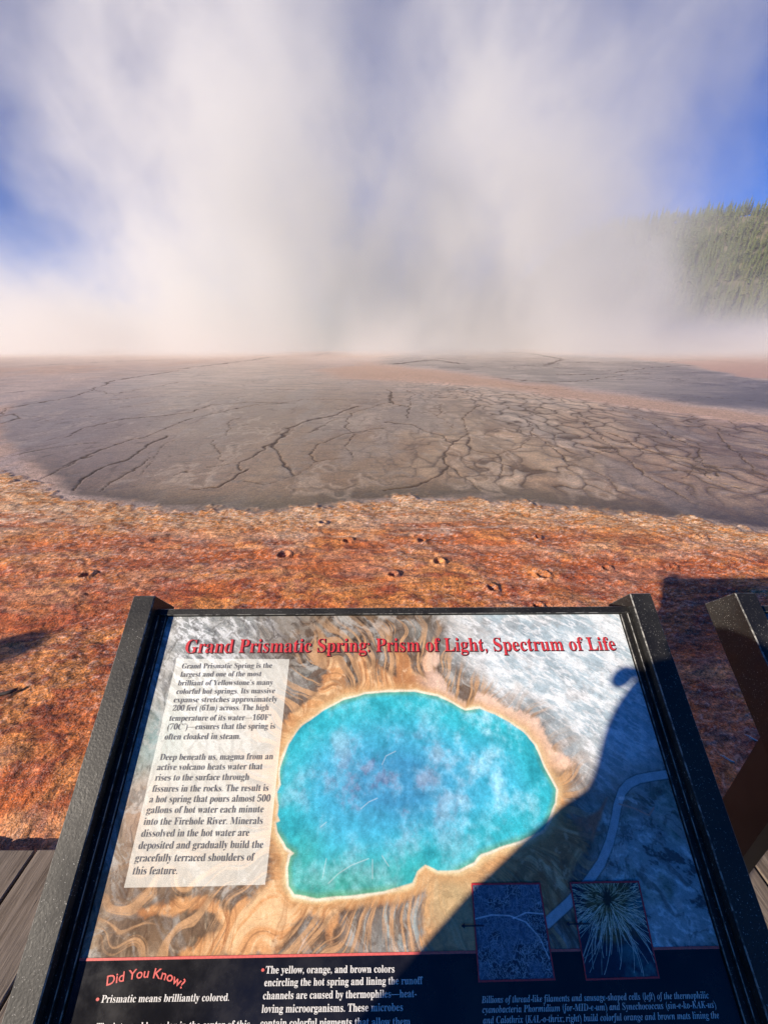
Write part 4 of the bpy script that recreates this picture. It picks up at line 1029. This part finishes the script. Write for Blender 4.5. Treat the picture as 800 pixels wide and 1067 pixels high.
# ------------------------------------------------------------------ people on the boardwalk behind and beside the camera, one added to block sun
def cloth(name, c):
    m, nt, out = new_mat(name); n = N(nt)
    a = n.noise(n.objco(), 60, 3)
    n.bsdf(out, Base_Color=n.mix(a, tuple(x*.7 for x in c), c), Roughness=.85, Normal=n.bump(a, .2, .002)); return m
SKIN = cloth('skin', (.50, .30, .21)); JEANS = cloth('denim', (.05, .07, .13)); HAIRM = cloth('hair', (.05, .03, .02))
def person(name_label, loc, rz, top, height=1.78, raised=False, hat=False, bulk=1.0):
    k = height/1.78
    def loc2(x, y, z):
        v = Matrix.Rotation(-rz, 3, 'Z') @ (Vector((x, y, z))-Vector(loc))
        return v/k
    J = {}; E = []; Rr = {}
    def j(n_, x, y, z, r, par=None):
        J[n_] = (x*k, y*k, z*k); Rr[n_] = r*k
        if par: E.append((par, n_))
    j('pelvis', 0, 0, .98, .150); j('waist', 0, .0, 1.12, .135, 'pelvis'); j('chest', 0, 0, 1.32, .155, 'waist')
    j('neck0', 0, 0, 1.47, .080, 'chest'); j('neck', 0, .01, 1.53, .062, 'neck0')
    j('head0', 0, .02, 1.595, .088, 'neck'); j('head', 0, .015, 1.675, .100, 'head0'); j('crown', 0, .0, 1.74, .088, 'head')
    for s, n_ in ((-1, 'l'), (1, 'r')):
        j(n_+'sh', s*.17, 0, 1.43, .078, 'chest')
        up = raised and s > 0
        if up:
            e_, w_, h_ = loc2(-.17, -.27, 1.24), loc2(.030, -.085, 1.47), loc2(.045, -.070, 1.535)
            j(n_+'el', *e_, .045, n_+'sh'); j(n_+'wr', *w_, .030, n_+'el'); hx, hy, hz_ = h_
            j(n_+'ha', hx, hy, hz_, .030, n_+'wr')
            fd = [(-s*.35, .3, .88), (-s*.5, .35, .8), (-s*.65, .35, .65), (-s*.8, .3, .5)]
        else:
            j(n_+'el', s*.285, .035, 1.14, .055, n_+'sh'); j(n_+'wr', s*.31, .0, .90, .032, n_+'el'); j(n_+'ha', s*.305, .03, .84, .030, n_+'wr')
            hx, hy, hz_ = s*.305, .03, .84
            fd = [(s*.05, .35, -.9), (s*.05, .2, -.95), (s*.05, .05, -1), (s*.05, -.12, -.95)]
        for q, (a, b, c) in enumerate(fd):
            ln = (.075, .083, .078, .062)[q]
            ox = (-.022+.015*q)
            j(f'{n_}f{q}a', hx+ (0 if not up else 0), hy+ox*(1 if not up else .3), hz_+(0 if not up else -ox), .0105, n_+'ha')
            j(f'{n_}f{q}b', hx+a*ln*.6, hy+ox+b*ln*.6, hz_+c*ln*.6-(ox if up else 0), .0088, f'{n_}f{q}a')
            j(f'{n_}f{q}c', hx+a*ln*1.0-s*.012, hy+ox+b*ln*1.0+.008, hz_+c*ln*1.0-(ox if up else 0), .0075, f'{n_}f{q}b')
        j(n_+'th', hx-s*.03, hy+.03, hz_-.005, .011, n_+'ha'); j(n_+'th2', hx-s*.045, hy+.05, hz_+.02*(1 if up else -1), .009, n_+'th')
        j(n_+'hip', s*.095, 0, .90, .098, 'pelvis'); j(n_+'kn', s*.11, .02, .50, .060, n_+'hip')
        j(n_+'an', s*.12, -.02, .09, .042, n_+'kn'); j(n_+'to', s*.14, .14, .035, .036, n_+'an')
    names = list(J); idx = {a: i for i, a in enumerate(names)}
    me = bpy.data.meshes.new('person'); me.from_pydata([J[a] for a in names], [(idx[a], idx[b]) for a, b in E], [])
    o = bpy.data.objects.new('tmp', me); COL.objects.link(o)
    sk = o.modifiers.new('s', 'SKIN'); sk.use_smooth_shade = True
    for i, a in enumerate(names):
        me.skin_vertices[0].data[i].radius = (Rr[a], Rr[a]*(.72 if a in ('pelvis', 'waist', 'chest') else 1)*(bulk if a in ('pelvis', 'waist', 'chest') else 1))
        me.skin_vertices[0].data[i].use_root = (a == 'pelvis')
    ss = o.modifiers.new('u', 'SUBSURF'); ss.levels = 2; ss.render_levels = 2
    dg = bpy.context.evaluated_depsgraph_get(); dg.update()
    m2 = bpy.data.meshes.new_from_object(o.evaluated_get(dg))
    bpy.data.objects.remove(o)
    m2.name = 'person'; m2.materials.clear()
    for mt in (top, JEANS, SKIN): m2.materials.append(mt)
    for p_ in m2.polygons:
        z = p_.center.z/k; rx = math.hypot(p_.center.x, p_.center.y)/k
        p_.material_index = 1 if z < 1.0 and abs(p_.center.x)/k < .22 else (2 if z > 1.50 and rx < .14 else (2 if (abs(p_.center.x) > .2*k and z < .93) else 0))
        p_.use_smooth = True
    ob = bpy.data.objects.new('person', m2); COL.objects.link(ob)
    ob.location = loc; ob.rotation_euler = (0, 0, rz)
    tag(ob, name_label, 'person')
    # hair cap (or shadow-widening brimmed hat) as a child
    bm = bmesh.new(); bmesh.ops.create_uvsphere(bm, u_segments=20, v_segments=12, radius=1)
    for v in bm.verts:
        q = v.co; f = 1.0
        v.co = Vector((q.x*.098, q.y*.112-.012, q.z*.105*(1 if q.z > 0 else .8)))*k
        if hat and abs(q.z) < .2: v.co.x *= 1.8; v.co.y *= 1.7
    if not hat:
        bmesh.ops.delete(bm, geom=[v for v in bm.verts if v.co.y > .045*k and v.co.z < .05*k], context='VERTS')
    h_ = bm_obj('shadow_brim_hat' if hat else 'hair', bm, cloth('hat_cloth', (.5, .42, .3)) if hat else HAIRM, ob, smooth=True)
    h_.location = (0, .005*k, 1.705*k)
    # face: nose, ears, eyes
    bm = bmesh.new()
    for (x_, y_, z_, r_) in ((0, .118, 1.662, .014), (-.098, .01, 1.665, .020), (.098, .01, 1.665, .020)):
        mt = Matrix.Translation(Vector((x_, y_, z_))*k) @ Matrix.Diagonal((1, 1, 1.5, 1))
        bmesh.ops.create_icosphere(bm, subdivisions=2, radius=r_*k, matrix=mt)
    bm_obj('face_feature', bm, SKIN, ob, smooth=True)
    bm = bmesh.new()
    for s in (-1, 1): bmesh.ops.create_icosphere(bm, subdivisions=2, radius=.011*k, matrix=Matrix.Translation(Vector((s*.033, .100, 1.690))*k))
    bm_obj('eye', bm, WHITE, ob, smooth=True)
    return ob
person('photographer in a dark jacket with the right arm raised to hold a phone', D['people'][0][:3], R(25), cloth('jacket_cloth', (.05, .06, .09)), 1.69, True, bulk=1.2)
person('unseen figure in a grey shirt added behind the photographer to fill out the shadow, arms hanging', D['people'][2][:3], R(25), cloth('grey_shirt', (.25, .25, .26)), 1.80, bulk=1.15)  # added out of view to close light gaps in the photographer's shadow
person('visitor in a green shirt standing far to the left, hat brim added to widen the shadow', D['people'][1][:3], R(-10), cloth('green_shirt', (.10, .16, .10)), 1.76, hat=True)  # hat added only to broaden the shadow this figure casts
# phone in the photographer's hands, its lens just at the viewpoint
bm = bmesh.new(); bevel_box(bm, (-.004, -.026, CZ-.142), (.074, -.017, CZ+.010), .002, 0)
PH = flatmat('phone_shell', (.03, .03, .035), .3)
o = bm_obj('mobile_phone', bm, PH)
tag(o, 'dark mobile phone held upright by the photographer', 'phone')
